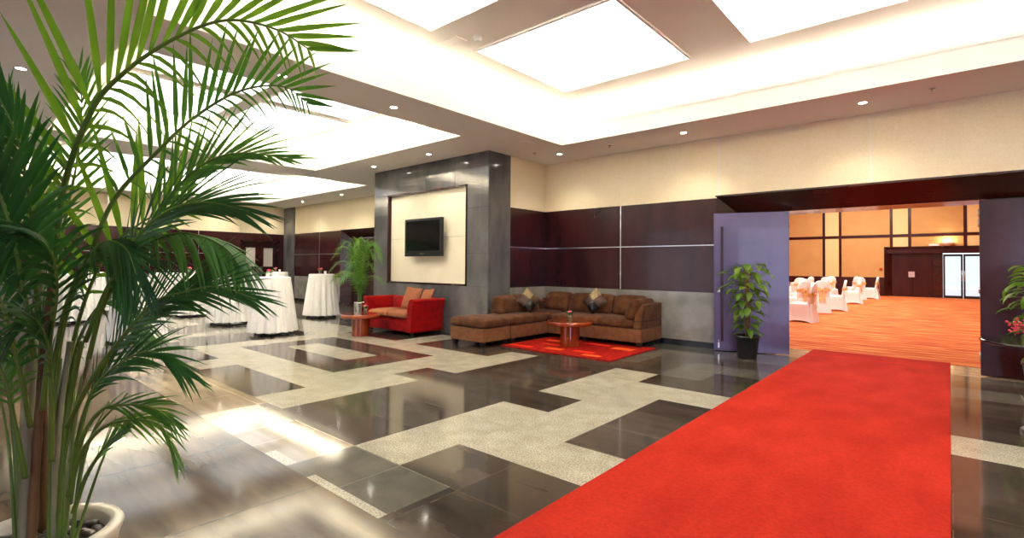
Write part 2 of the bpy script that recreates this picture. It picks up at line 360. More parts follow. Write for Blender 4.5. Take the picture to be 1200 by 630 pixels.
# fluorescent tubes lying in the cove troughs
def tubes(c, n, names):
    a, b, cc, d = c
    for (axis, p, q, s_, nm) in (('x', a+.1, b-.1, d+.2, names[0]), ('x', a+.1, b-.1, cc-.2, names[1]), ('y', cc+.1, d-.1, a-.2, names[2]), ('y', cc+.1, d-.1, b+.2, names[3])):
        m = MB(); L = q-p; seg = max(1, int(L/1.25)); 
        for k in range(seg):
            u0 = p+L*k/seg+.06; u1 = p+L*(k+1)/seg-.06
            pts = [(u0, s_, HC+.2), (u1, s_, HC+.2)] if axis == 'x' else [(s_, u0, HC+.2), (s_, u1, HC+.2)]
            m.tube(pts, .018, 8)
        o = m.build('cove_tube_lamp', 'cove_tube'); tag(o, 'row of fluorescent tubes hidden in the %s ledge' % nm, 'cove lamp')
tubes(COVES[0], 0, ['big cove ballroom side', 'big cove entrance side', 'big cove table side', 'big cove outer side'])
tubes(COVES[1], 0, ['middle cove inner', 'middle cove entrance', 'middle cove far', 'middle cove near'])
tubes(COVES[2], 0, ['farthest cove inner', 'farthest cove entrance', 'farthest cove door side', 'farthest cove hall side'])

# recessed downlights
DL = [((-5.69, 7.93), 'lit downlight in the soffit above the brown corner sofa'), ((-3.24, 7.93), 'lit downlight in the soffit above the open door with purple sheen'),
      ((-.85, 7.96), 'lit downlight in the soffit above the ballroom doorway'), ((-5.76, 4.13), 'lit downlight in the soffit beam in front of the television pillar'),
      ((-7.67, 6.33), 'lit downlight before the pillar, over the right end of the red loveseat'), ((-9.57, 6.36), 'lit downlight before the pillar, over the left end of the red loveseat'),
      ((-5.78, 2.61), 'lit downlight in the soffit beam beside the palm frond tip'), ((-14.2, 8.29), 'lit downlight by the far wall beside the pillar'),
      ((-16.8, 8.34), 'lit downlight by the far wall in the middle of its dark panels'), ((-19.1, 8.42), 'lit downlight by the grey corner column'),
      ((-11.55, 4.39), 'lit downlight in the beam between the middle and farthest coves'), ((-19.1, 6.66), 'lit downlight along the wall with the glazed double doors'),
      ((-7.82, .62), 'lit downlight in the brown ceiling behind the tall palm'), ((-11.5, 1.9), 'lit downlight in the beam between coves, nearer the entrance'),
      ((1.55, 7.96), 'lit downlight in the soffit above the flower table')]
_t = MB(); _t.lathe([(.062, 0), (.062, -.006), (.045, -.008), (.045, 0)], n=20, cap=(False, False))
_l = MB(); _l.lathe([(.045, -.003), (.045, -.0045)], n=20)
DLP = None
for (x, y), lb in DL:
    if DLP is None:
        DLP = empty('downlight', (x, y, HC), lb, 'downlight', 'recessed downlights'); _t.build('trim_ring', 'lamp_trim', DLP); _l.build('lamp', 'lamp_glow', DLP); o = DLP
    else:
        o = copy_tree(DLP); o.location = (x, y, HC); o['label'] = lb
    sl = bpy.data.lights.new('downlight_beam', 'SPOT'); sl.energy = DOWN_W; sl.spot_size = radians(115); sl.spot_blend = .7; sl.shadow_soft_size = .05; sl.color = (1, .9, .74)
    so = bpy.data.objects.new('downlight_beam', sl); COL.objects.link(so); so.location = (x, y, HC-.03)

# walls --------------------------------------------------------------
def wall_panels(mb, axis, plane, a, b, face, holes=None, zt=HC, fab=2, split=()):
    """dado, dark panel and fabric slabs on a wall plane; face = +1/-1 the side that looks into the room"""
    for (z0, z1, mi, t) in ((D0, P0-.006, 0, .02), (P0, 1.728, 1, .018), (1.742, P1-.004, 1, .018), (P1+.004, zt, fab, .016)):
        cuts = sorted({a, b}|{s_ for s_ in split if a < s_ < b}) if mi else [a, b]
        for k in range(len(cuts)-1):
            u0, u1 = cuts[k]+(.006 if k else 0), cuts[k+1]-(.006 if k < len(cuts)-2 else 0)
            p0, p1 = sorted((plane, plane+face*t))
            if axis == 'x': mb.box(u0, u1, p0, p1, z0, z1, mi)
            else: mb.box(p0, p1, u0, u1, z0, z1, mi)
WM = ['dado_granite', 'dark_wood', 'wall_fabric', 'skirting_black', 'portal_wood']
PO = dict(x0=-2.94, x1=1.85, zo=2.535, i0=-2.67, i1=1.58, zi=2.255, yi=8.86, o0=-2.25, o1=.36)
# wall_back: the wall with the ballroom portal
mb = MB()
mb.box(XP1-.3, PO['x0'], YB+.02, 9.5, 0, HC+.02, 4)
mb.box(PO['x1'], XR+.2, YB+.02, 9.5, 0, HC+.02, 4)
mb.box(PO['x0'], PO['x1'], YB+.02, 9.5, PO['zo'], HC+.02, 4)
wall_panels(mb, 'x', YB+.02, XP1, PO['x0'], -1, split=(-4.73,)); wall_panels(mb, 'x', YB+.02, PO['x1'], XR, -1)
mb.box(PO['x0'], PO['x1'], YB+.004, YB+.02, PO['zo'], HC, 2)
struct(mb.build('wall_back', WM))
mb = MB(); mb.box(XP1, PO['x0'], YB-.008, YB+.02, 0, D0); mb.box(PO['x1'], XR, YB-.008, YB+.02, 0, D0); struct(mb.build('baseboard_back', 'skirting_black'))
# portal: splayed dark timber reveal, inner panels, head and jambs
mb = MB()
x0, x1, zo, i0, i1, zi, yi, o0, o1 = [PO[k] for k in ('x0', 'x1', 'zo', 'i0', 'i1', 'zi', 'yi', 'o0', 'o1')]
yo = YB
mb.add([(x0, yo, 0), (x0, yo, zo), (i0, yi, zi), (i0, yi, 0)], [(0, 1, 2, 3)]); mb.add([(x1, yo, 0), (x1, yo, zo), (i1, yi, zi), (i1, yi, 0)], [(3, 2, 1, 0)])
mb.add([(x0, yo, zo), (x1, yo, zo), (i1, yi, zi), (i0, yi, zi)], [(0, 1, 2, 3)])
mb.box(i0, o0, yi, 9.5, 0, zi, 0); mb.box(o1, i1, yi, 9.5, 0, zi, 0); mb.box(i0-.27, i1+.27, yi+.005, 9.5, zi, zo, 0)
mb.box(x0-.0, i0, yi+.01, 9.5, 0, zi, 0); mb.box(i1, x1, yi+.01, 9.5, 0, zi, 0)
mb.box(x0-.02, x1+.02, yo-.006, yo+.03, zo-.0, zo+.025, 0)
struct(mb.build('trim_2', ['portal_wood']))
# silver joints
mb = MB()
for z in (1.735,):
    mb.box(XP1, x0, YB-.002, YB+.02, z-.007, z+.007); mb.box(XP1, XP1+.012, 7.46, YB, z-.007, z+.007)
mb.box(-4.737, -4.723, YB-.002, YB+.02, P0, P1)
struct(mb.build('trim_3', 'silver'))
mb = MB()
for x in (-4.73, -2.9, -.83, 1.24): mb.box(x-.006, x+.006, YB-.0015, YB+.02, P1 if x < -3 else zo+.02, HC)
struct(mb.build('trim_4', 'lamp_trim'))
# wall_return and the pillar
mb = MB(); mb.box(XP1-.25, XP1-.018, 7.46, 9.5, 0, HC+.02, 4); wall_panels(mb, 'y', XP1-.018, 7.46, YB+.01, 1); struct(mb.build('wall_return', WM))
mb = MB(); mb.box(XP1-.018, XP1+.008, 7.46, YB, 0, D0); struct(mb.build('baseboard_return', 'skirting_black'))
NX0, NX1, NZ0, NZ1, ND = -9.70, -7.10, .965, 2.95, .09
mb = MB(); zs = [0, .66, NZ0, 1.57, 2.48, NZ1, HC+.02]
yb_ = 7.46
mb.box(XP0, XP1, YP+ND+.03, yb_, 0, HC+.02, 0)
def slab(x0, x1, z0, z1): mb.box(x0+.0015, x1-.0015, YP, YP+ND+.03, z0+.0015, z1-.0015, 0)
for a, b in ((0, .33), (.33, NZ0)):
    for k in range(4): slab(XP0+(XP1-XP0)*k/4, XP0+(XP1-XP0)*(k+1)/4, a, b)
for a, b in ((NZ0, 1.6), (1.6, 2.48), (2.48, NZ1)): slab(XP0, NX0, a, b); slab(NX1, XP1, a, b)
for k in range(4): slab(XP0+(XP1-XP0)*k/4, XP0+(XP1-XP0)*(k+1)/4, NZ1, HC+.02)
for a, b in ((0, .75), (.75, 1.6), (1.6, 2.48), (2.48, HC+.02)): mb.box(XP1-.02, XP1+.004, YP+.012, yb_-.002, a+.0015, b-.0015, 0)
mb.box(XP0-.01, XP0, YP+.01, YE+.1, 0, HC+.02, 0); mb.box(XP0, XP1-.25, yb_, YE+.5, 0, HC+.02, 0)
struct(mb.build('wall_pillar', 'pillar_granite'))
# niche: dark timber frame, fabric panel with a joint
mb = MB(); t = .035
mb.box(NX0, NX0+t, YP-.012, YP+ND, NZ0, NZ1); mb.box(NX1-t, NX1, YP-.012, YP+ND, NZ0, NZ1)
mb.box(NX0, NX1, YP-.012, YP+ND, NZ0, NZ0+t); mb.box(NX0, NX1, YP-.012, YP+ND, NZ1-t, NZ1)
struct(mb.build('trim_5', 'dark_wood'))
mb = MB(); mx_ = (NX0+NX1)/2
for a, b in ((NZ0+t, 1.945), (1.951, NZ1-t)):
    for p, q in ((NX0+t, mx_-.003), (mx_+.003, NX1-t)): mb.box(p, q, YP+ND-.02, YP+ND+.03, a, b)
struct(mb.build('wall_niche', 'niche_fabric'))
# far walls
PE = dict(x0=-15.5, x1=-11.4, zo=2.535, yi=YE+.27)
mb = MB()
mb.box(XL-.3, PE['x0'], YE+.02, YE+.5, 0, HC+.02, 4); mb.box(PE['x1'], XP0, YE+.02, YE+.5, 0, HC+.02, 4); mb.box(PE['x0'], PE['x1'], YE+.02, YE+.5, zo, HC+.02, 4)
wall_panels(mb, 'x', YE+.02, -18.75, PE['x0'], -1, split=(-16.9,)); wall_panels(mb, 'x', YE+.02, PE['x1'], XP0, -1); mb.box(PE['x0'], PE['x1'], YE, YE+.02, zo, HC, 2)
struct(mb.build('wall_far_back', WM))
mb = MB(); mb.box(-18.75, PE['x0'], YE-.008, YE+.02, 0, D0); mb.box(PE['x1'], XP0, YE-.008, YE+.02, 0, D0); struct(mb.build('baseboard_far_back', 'skirting_black'))
mb = MB(); a, b, c, d, yi2 = PE['x0'], PE['x1'], PE['x0']+.27, PE['x1']-.27, YE+.27
mb.add([(a, YE, 0), (a, YE, zo), (c, yi2, zi), (c, yi2, 0)], [(0, 1, 2, 3)]); mb.add([(b, YE, 0), (b, YE, zo), (d, yi2, zi), (d, yi2, 0)], [(3, 2, 1, 0)])
mb.add([(a, YE, zo), (b, YE, zo), (d, yi2, zi), (c, yi2, zi)], [(0, 1, 2, 3)]); mb.box(c, d, yi2+.03, yi2+.08, 0, zi, 0)
mb.box(c, c+.35, yi2, yi2+.03, 0, zi, 0); mb.box(d-.35, d, yi2, yi2+.03, 0, zi, 0)
struct(mb.build('trim_6', 'portal_wood'))
mb = MB(); mb.box(-18.75, PE['x0'], YE-.002, YE+.02, 1.728, 1.742); mb.box(-16.907, -16.893, YE-.002, YE+.02, P0, HC); struct(mb.build('trim_7', 'silver'))
mb = MB()
for z0, z1 in ((0, .85), (.85, 1.66), (1.66, 2.48), (2.48, HC+.02)): mb.box(-19.62, -18.75, YE-.03, YE+.3, z0+.001, z1-.001, 0)
struct(mb.build('wall_column', 'pillar_granite'))
# wall_left with the glazed double doors
DY0, DY1, DZ = 7.42, 8.82, 2.25
mb = MB()
mb.box(XL-.3, XL-.02, YF, DY0, 0, HC+.02, 4); mb.box(XL-.3, XL-.02, DY1, YE+.3, 0, HC+.02, 4); mb.box(XL-.3, XL-.02, DY0, DY1, DZ, HC+.02, 4)
sp = (-1.2, .5, 2.2, 3.55, 4.65, 6.05)
wall_panels(mb, 'y', XL-.02, YF, DY0-.22, 1, split=sp)
mb.box(XL-.02, XL-.004, DY0-.22, YE-.03, P1+.004, HC, 2); mb.box(XL-.02, XL+.0, DY0-.22, DY0, 0, P1, 1); mb.box(XL-.02, XL+.0, DY1, YE-.03, 0, P1, 1); mb.box(XL-.02, XL+.0, DY0, DY1, DZ, P1, 1)
struct(mb.build('wall_left', WM))
mb = MB(); mb.box(XL-.02, XL+.008, YF, DY0-.22, 0, D0); struct(mb.build('baseboard_left', 'skirting_black'))
mb = MB(); mb.box(XL-.02, XL+.002, YF, DY0-.22, 1.728, 1.742)
for y in sp: mb.box(XL-.02, XL+.002, y-.007, y+.007, P0, HC)
mb.box(XL-.02, XL+.002, DY0-.03, DY0-.016, P1, HC)
struct(mb.build('trim_8', 'silver'))
mb = MB()
mb.box(XL-.14, XL+.02, DY0, DY0+.06, 0, DZ); mb.box(XL-.14, XL+.02, DY1-.06, DY1, 0, DZ); mb.box(XL-.14, XL+.02, DY0, DY1, DZ-.06, DZ); mb.box(XL-.14, XL-.09, DY0+.06, DY1-.06, 2.06, DZ-.06)
struct(mb.build('trim_9', 'portal_wood'))
def leaf_d(n, y0, y1, hs):
    o = MB(); w0, w1 = (y0+y1)/2-.17, (y0+y1)/2+.17
    for r in ((y0, w0, .01, 2.05), (w1, y1, .01, 2.05), (w0, w1, .01, 1.28), (w0, w1, 1.98, 2.05)): o.box(XL-.11, XL-.065, r[0], r[1], r[2], r[3])
    o = struct(o.build('door_%d' % n, 'portal_wood'))
    g = MB(); g.box(XL-.095, XL-.08, w0, w1, 1.28, 1.98); g.build('glass_pane', 'frosted_glass', o)
    p = MB(); yy = y1-.06 if hs > 0 else y0+.06; p.box(XL-.066, XL-.058, yy-.05, yy+.05, .93, 1.28); p.build('push_plate', 'steel', o)
mb = MB(); mb.box(XL-.3, XL-.2, DY0-.1, DY1+.1, 0, DZ+.1); struct(mb.build('door_leak_blocker', 'portal_wood'))  # added unseen backing, blocks sky light leaking round the door leaves
ym = (DY0+DY1)/2
leaf_d(1, DY0+.062, ym-.003, 1); leaf_d(2, ym+.003, DY1-.062, -1)
# walls behind and beside the camera, with the glazed entrance
mb = MB(); mb.box(XL-.3, -10.1, YF-.2, YF, 0, HC+.02, 2); mb.box(-7.1, 2.3, YF-.2, YF, 0, HC+.02, 2); mb.box(6.1, XR+.3, YF-.2, YF, 0, HC+.02, 2)
mb.box(-10.1, -7.1, YF-.2, YF, 3.0, HC+.02, 2); mb.box(2.3, 6.1, YF-.2, YF, 3.0, HC+.02, 2); struct(mb.build('wall_front', WM))
mb = MB(); mb.box(XR, XR+.2, YF, 9.5, 0, HC+.02, 4); wall_panels(mb, 'y', XR, YF, YB, -1); struct(mb.build('wall_right', WM))
for n, (xa, xb) in enumerate(((2.3, 6.1), (-10.1, -7.1))):
    mb = MB()
    for k in range(4): x = xa+(xb-xa-.07)*k/3; mb.box(x, x+.07, YF-.12, YF-.04, 0, 3.0)
    for z in (0, 2.3, 2.94): mb.box(xa, xb, YF-.12, YF-.04, z, z+.06)
    struct(mb.build('window_%d' % (n+1), 'steel'))

# the ballroom ------------------------------------------------------
mb = MB(); mb.box(-13, 8, 9.52, 31.2, -.05, .004); struct(mb.build('floor_ballroom', 'ballroom_carpet'))
BY = 31.0
mb = MB()
def wcol(x0, x1, mi):
    mb.box(x0, x1, BY-.02, BY+.05, .92, 2.9, mi) if x1 <= -2.45 else None
    mb.box(x0, x1, BY-.02, BY+.05, 3.04, 5.6, mi)
    if x1 > -2.45: mb.box(x0, x1, BY-.02, BY+.05, 2.42, 2.9, mi)
mb.box(-13, -2.45, BY+.05, BY+.3, 0, 5.6, 2); mb.box(1.6, 8, BY+.05, BY+.3, 0, 5.6, 2); mb.box(-2.45, 1.6, BY+.05, BY+.3, 2.1, 5.6, 2); mb.box(-13, -2.45, BY-.03, BY+.05, 0, .92, 2)
for (x0, x1, mi) in ((-13, -10.2, 0), (-10.0, -9.2, 1), (-9.0, -7.9, 0), (-7.75, -7.15, 1), (-7.0, -5.1, 0), (-4.98, -4.37, 1), (-4.25, -2.45, 0), (-2.45, -2.24, 0), (-2.12, -1.53, 1), (-1.41, .47, 0), (.59, 1.2, 1), (1.32, 3.2, 0), (3.4, 4, 1), (4.1, 8, 0)): wcol(x0, x1, mi)
for x in (-5.04, -4.31, -2.18, -1.47, .53, 1.26): mb.box(x-.06, x+.06, BY-.035, BY+.05, 2.42 if x > -2.45 else .92, 5.6, 2)
mb.box(-13, 8, BY-.045, BY+.05, 2.90, 3.04, 2)
struct(mb.build('wall_ballroom_far', ['amber_panel', 'pale_panel', 'dark_wood']))
mb = MB(); mb.box(-13.2, -13, 9.5, 31.2, 0, 5.6); struct(mb.build('wall_ballroom_left', 'amber_panel'))
mb = MB(); mb.box(8, 8.2, 9.5, 31.2, 0, 5.6); struct(mb.build('wall_ballroom_right', 'amber_panel'))
mb = MB(); mb.box(-13, XP1-.3, 9.5, 9.6, 0, 5.6); mb.box(XR+.2, 8, 9.5, 9.6, 0, 5.6); mb.box(XP1-.3, XR+.2, 9.5, 9.6, HC, 5.6); struct(mb.build('wall_ballroom_near', 'amber_panel'))
mb = MB(); mb.box(-13.2, 8.2, 9.5, 31.3, 5.6, 5.7); struct(mb.build('ceiling_ballroom', 'cove_paint'))
# far portal with a double door and a glazed exit
mb = MB(); a, b, c, d = -2.47, 1.75, -2.18, 1.5; zo2, zi2 = 2.40, 2.13
mb.add([(a, BY-.06, 0), (a, BY-.06, zo2), (c, BY+.24, zi2), (c, BY+.24, 0)], [(0, 1, 2, 3)]); mb.add([(b, BY-.06, 0), (b, BY-.06, zo2), (d, BY+.24, zi2), (d, BY+.24, 0)], [(3, 2, 1, 0)])
mb.add([(a, BY-.06, zo2), (b, BY-.06, zo2), (d, BY+.24, zi2), (c, BY+.24, zi2)], [(0, 1, 2, 3)])
mb.box(-.63, -.26, BY+.2, BY+.4, 0, 2.14); mb.box(-2.5, -.3, BY+.3, BY+.4, 0, 2.3); mb.box(a, b, BY-.065, BY-.03, zo2, zo2+.03)  # wide middle box: added backing, keeps sky light out of the leaf gap
struct(mb.build('trim_10', 'portal_wood'))
for n, (p, q, hx) in enumerate(((-2.18, -1.395, -1.445), (-1.385, -.64, -1.33))):
    o = MB(); o.box(p, q, BY+.22, BY+.27, .01, 2.125); o = struct(o.build('door_%d' % (n+3), 'dark_wood'))
    h = MB(); h.box(hx-.09, hx+.03, BY+.195, BY+.221, .95, 1.22); h.build('push_plate', 'silver', o)
for n, (p, q) in enumerate(((-.25, .44), (.46, 1.15))):
    o = MB()
    for r in ((p, p+.07, .0, 2.05), (q-.07, q, 0, 2.05), (p+.07, q-.07, 0, .12), (p+.07, q-.07, 1.95, 2.05)): o.box(r[0], r[1], BY+.22, BY+.27, r[2], r[3])
    o = struct(o.build('door_%d' % (n+5), 'plastic_black'))
    g = MB(); g.box(p+.07, q-.07, BY+.24, BY+.25, .12, 1.95); g.build('glass_pane', 'door_glass', o)
    h = MB(); hx = q-.035 if n == 0 else p+.035; h.tube([(hx, BY+.19, .8), (hx, BY+.19, 1.3)], .014, 8); h.build('pull_handle', 'silver', o)
mb = MB(); mb.box(-6, 8, 31.3, 45, -.06, -.01); struct(mb.build('ground_outside', 'threshold_stone'))

# ballroom doors: left leaf swung open past the wall, right leaf folded against the panels
def big_leaf(n, hinge, ang, wd, handle_at, side, extras=True):
    o = MB(); o.box(0, wd, -.025, .025, .012, 2.243); o = struct(o.build('door_%d' % n, 'door_wood_sheen_tint' if extras else 'dark_wood', bevel=.003))  # left leaf gets the wood with daylight sheen in its colour, right leaf plain
    o.location = (hinge[0], hinge[1], 0); o.rotation_euler.z = ang
    if extras:
        h = MB(); y = side*.06; h.box(handle_at-.018, handle_at+.018, y-.014, y+.014, .17, 2.02)
        for z in (.3, 1.1, 1.9): h.box(handle_at-.01, handle_at+.01, min(y, side*.025), max(y, side*.025), z-.012, z+.012)
        h.build('pull_handle', 'dark_wood', o, 'long dark timber pull bar')
        k = MB(); k.rbox(wd-.10, wd-.05, min(side*.02, side*.04), max(side*.02, side*.04), .945, .995, .02, n=3); k.build('lock_rose', 'silver', o)
        b = MB(); b.box(wd-.085, wd-.06, min(side*.02, side*.04), max(side*.02, side*.04), .055, .14); b.tube([(wd-.0725, side*.035, .13), (wd-.0725, side*.035, .19)], .006, 6); b.build('floor_bolt', 'silver', o)
    hg = MB()
    for z in (.25, 1.1, 1.95, 2.08): hg.tube([(0, side*-.03, z-.05), (0, side*-.03, z+.05)], .012, 8)
    hg.build('hinge', 'silver', o)
big_leaf(7, (-1.905, 8.80), pi+radians(19.5), 1.09, 1.09-.125, 1)
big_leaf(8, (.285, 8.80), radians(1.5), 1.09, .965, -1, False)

# ------------------------------------------------------------------ red carpet and rug
mb = MB(); mb.rbox(-1.72, 0, -3.2, 9.62, .003, .016, .006, n=1); 
mb = MB(); mb.box(-1.72, -.005, -3.2, 9.62, .005, .016)
o = mb.build('red_carpet', 'red_carpet', bevel=.004); tag(o, 'long bright red carpet runner leading through the ballroom doorway', 'carpet')
s_ = MB(); s_.box(-1.715, -.01, 9.02, 9.035, .0155, .0175); s_.build('seam', 'rug_scarlet', o)
RX0, RX1, RY0, RY1 = -5.78, -3.69, 6.38, 7.92
o = MB(); o.box(RX0, RX1, RY0, RY1, .002, .018); o = o.build('rug', 'red_rug', bevel=.004); tag(o, 'deep red shag rug with orange bars under the round table', 'rug')
def bar(x0, x1, y0, y1, mi): pt = MB(); pt.box(x0, x1, y0, y1, .0175, .0205); pt.build('pile_bar', ('rug_orange', 'rug_scarlet')[mi], o)
for b_ in ((-5.05, -4.72, 6.62, 6.76, 0), (-4.55, -4.18, 6.70, 6.83, 1), (-4.25, -3.95, 6.50, 6.62, 0), (-4.22, -3.86, 7.32, 7.52, 0), (-5.72, -5.25, 6.5, 6.62, 1), (-5.55, -5.25, 7.35, 7.47, 0), (-4.75, -4.35, 7.5, 7.6, 1), (-5.4, -5.0, 7.0, 7.08, 1)): bar(*b_)


# ------------------------------------------------------------------ brown corner sofa and ottoman
def feet(par, pts, h=.09, r=.042):
    for x, y in pts:
        f = MB(); f.prism([(x-r*.75, y-r*.75), (x+r*.75, y-r*.75), (x+r*.75, y+r*.75), (x-r*.75, y+r*.75)], 'z', .0, h)
        for i in range(len(f.v)):
            if f.v[i][2] > .01: f.v[i] = (x+(f.v[i][0]-x)*1.35, y+(f.v[i][1]-y)*1.35, f.v[i][2])
        f.build('leg', 'dark_foot', par)
SY0, SY1, SX0, SX1, LX = 7.74, 8.54, -6.49, -3.88, -5.80
sofa = empty('corner_sofa', (-5.3, 8.1, 0), 'brown suede L-shaped corner sofa along the panelled wall', 'sofa')
def P(mb, name, mat, par=sofa, **k):
    o = mb.build(name, mat, par, **k); o.matrix_parent_inverse = Matrix.Translation(-V(par.location)); return o
mb = MB(); mb.box(SX0, LX, 6.67, SY1, .09, .315); mb.box(LX, SX1, SY0, SY1, .09, .315); P(mb, 'base_frame', 'suede_light', bevel=.012)
mb = MB(); mb.rbox(SX0, LX+.02, 6.665, 7.72, .315, .475, .07, (0, 0, .02)); P(mb, 'seat_cushion', 'suede')
mb = MB(); mb.rbox(SX0, LX+.02, 7.725, SY1-.02, .315, .475, .06, (0, 0, .02)); P(mb, 'seat_cushion', 'suede')
mb = MB(); mb.rbox(LX+.025, SX1-.16, SY0-.03, SY1-.02, .315, .47, .07, (0, 0, .025)); P(mb, 'seat_cushion', 'suede')
mb = MB(); mb.box(SX0, SX0+.10, 6.85, SY1, .315, .66); mb.box(SX0, SX1-.1, SY1-.10, SY1, .315, .70); P(mb, 'back_frame', 'suede', bevel=.03)
def lean_x(p): return V((p.x-(p.z-.45)*.30, p.y, p.z))
def lean_y(p): return V((p.x, p.y+(p.z-.45)*.28, p.z))
for y0, y1 in ((6.80, 7.98),):
    mb = MB(); mb.rbox(SX0+.13, SX0+.36, y0, y1, .46, .80, .09, (.04, 0, .02), fn=lean_x); P(mb, 'back_cushion', 'suede')
for x0, x1 in ((-6.28, -5.70), (-5.69, -4.72), (-4.71, -4.10)):
    mb = MB(); mb.rbox(x0, x1, SY1-.36, SY1-.13, .46, .835, .08, (0, .04, .015), fn=lean_y); P(mb, 'back_cushion', 'suede')
# right arm: lower block and sloped upper block, bolster cushion leaning on it
mb = MB(); mb.box(SX1-.15, SX1, SY0, SY1, .315, .44); mb.prism([(SY0+.02, .445), (SY1, .445), (SY1, .735), (SY0+.13, .725)], 'x', SX1-.14, SX1); P(mb, 'armrest', 'suede', bevel=.015)
mb = MB(); mb.rbox(-4.25, -4.05, SY0+.02, SY1-.08, .44, .80, .09, (.03, 0, .02), fn=lambda p: V((p.x+(p.z-.45)*.35, p.y, p.z))); P(mb, 'bolster_cushion', 'suede')
for q in ((SX1-.06, SY0+.05), (SX1-.06, SY1-.06), (LX-.05, 6.73), (SX0+.06, 6.73), (SX0+.06, SY1-.06), (-5.0, SY1-.06), (-5.0, SY0+.06)):
    feet(sofa, [q])
for o in [c for c in KIDS(sofa) if c.name.startswith('leg')]: o.matrix_parent_inverse = Matrix.Translation(-V(sofa.location))
ott = empty('ottoman', (-6.2, 6.3, 0), 'low brown suede ottoman pushed against the end of the corner sofa', 'ottoman')
mb = MB(); mb.box(-6.60, LX, 5.97, 6.64, .09, .315); P(mb, 'base', 'suede_light', ott, bevel=.012)
mb = MB(); mb.rbox(-6.62, LX+.02, 5.945, 6.655, .315, .475, .07, (0, 0, .02)); P(mb, 'seat_cushion', 'suede', ott)
feet(ott, [(-6.53, 6.03), (LX-.07, 6.03), (-6.53, 6.57), (LX-.07, 6.57)])
for o in [c for c in KIDS(ott) if c.name.startswith('leg')]: o.matrix_parent_inverse = Matrix.Translation(-V(ott.location))

def pillow_mb(sz, th, quad=True, n=12):
    mb = MB(); 
    for s_ in (1, -1):
        vs = []; fs = []
        for j in range(n+1):
            for i in range(n+1):
                u, v = 2*i/n-1, 2*j/n-1
                t = th*((1-u*u)*(1-v*v))**.45; e = 1-.07*(1-abs(u))*abs(v)**4-.0; e2 = 1-.07*(1-abs(v))*abs(u)**4
                vs.append((u*sz*e2, s_*t, v*sz*e))
        for j in range(n):
            for i in range(n):
                q = [j*(n+1)+i, j*(n+1)+i+1, (j+1)*(n+1)+i+1, (j+1)*(n+1)+i]
                u, v = (2*i+1)/n-1, (2*j+1)/n-1
                mi = (2 if u > 0 and v > 0 else 1 if (u > 0) != (v > 0) else 3)-1 if quad else 0
                mi = {True: 1}.get(u > 0 and v > 0, 2 if (u < 0 and v < 0) else 0) if quad else 0
                o = len(mb.v); mb.f.append([o+k for k in (q if s_ > 0 else q[::-1])]); mb.m.append(mi); mb.sm.append(True)
        mb.v += vs
    return mb
def throw(name, loc, rot, sz, th, mats, label, cat, quad=True, rz45=True):
    mb = pillow_mb(sz, th, quad); R = Matrix.Rotation(radians(-45), 4, 'Y') if rz45 else Matrix.Identity(4)
    mb.v = [tuple(R @ V(v)) for v in mb.v]
    o = mb.build(name, mats); o.location = loc; o.rotation_euler = rot; tag(o, label, cat); return o
throw('throw_pillow', (-6.02, 7.42, .715), (radians(-22), 0, radians(62)), .185, .07, ['leather_brown', 'brocade_gold', 'leather_dark'], 'dark patchwork pillow standing on its point in the sofa corner', 'pillow')
throw('throw_pillow', (-4.98, 8.07, .72), (radians(-20), 0, radians(8)), .185, .07, ['leather_brown', 'brocade_gold', 'leather_dark'], 'dark patchwork pillow standing on its point in the middle of the sofa back', 'pillow')

# ------------------------------------------------------------------ red loveseat
LS = empty('loveseat', (-8.5, 6.4, 0), 'red velvet loveseat with flared arms below the wall television', 'loveseat')
lx0, lx1, ly0, ly1 = -9.33, -7.66, 5.98, 6.78
PL = lambda mb, nm, mt, **k: P(mb, nm, mt, LS, **k)
mb = MB(); mb.box(lx0+.13, lx1-.13, ly0+.04, ly1-.02, .07, .33); PL(mb, 'base', 'red_velvet', bevel=.02)
for s_, xe in ((1, lx1), (-1, lx0)):
    prof = []
    for k in range(9):   # flared arm section: straight outer face rolling outwards at the top
        t = k/8; prof.append((xe-s_*(.06-.075*t**3), .07+.60*t))
    for k in range(1, 6):
        a = pi*k/6; prof.append((xe+s_*(.015-.075+.075*cos(a)), .67+.045*sin(a)))
    prof += [(xe-s_*.16, .62), (xe-s_*.19, .5), (xe-s_*.20, .07)]
    mb = MB(); mb.prism(prof, 'y', ly0, ly1, smooth=True); PL(mb, 'armrest', 'red_velvet', bevel=.012)
mb = MB(); mb.prism([(ly1-.20, .33), (ly1-.17, .62), (ly1-.12, .70), (ly1-.05, .71), (ly1, .66), (ly1, .07), (ly1-.2, .07)], 'x', lx0+.14, lx1-.14, smooth=True); PL(mb, 'backrest', 'red_velvet', bevel=.012)
xm = (lx0+lx1)/2
for a, b in ((lx0+.205, xm-.003), (xm+.003, lx1-.205)):
    mb = MB(); mb.rbox(a, b, ly0-.015, ly1-.2, .33, .455, .045, (0, .01, .02)); PL(mb, 'seat_cushion', 'tan_fabric')
feet(LS, [(lx0+.1, ly0+.06), (lx1-.1, ly0+.06), (lx0+.1, ly1-.06), (lx1-.1, ly1-.06)], .075, .03)
for o in [c for c in KIDS(LS) if c.name.startswith('leg')]: o.matrix_parent_inverse = Matrix.Translation(-V(LS.location))
throw('loose_cushion', (-8.36, 6.49, .685), (radians(-20), radians(4), radians(4)), .235, .075, ['tan_fabric'], 'tan cushion leaning on the loveseat back, left one of the pair', 'cushion', False, False)
throw('loose_cushion', (-7.98, 6.55, .675), (radians(-22), radians(-5), radians(-12)), .225, .07, ['tan_fabric'], 'tan cushion leaning on the loveseat back, right one beside the arm', 'cushion', False, False)

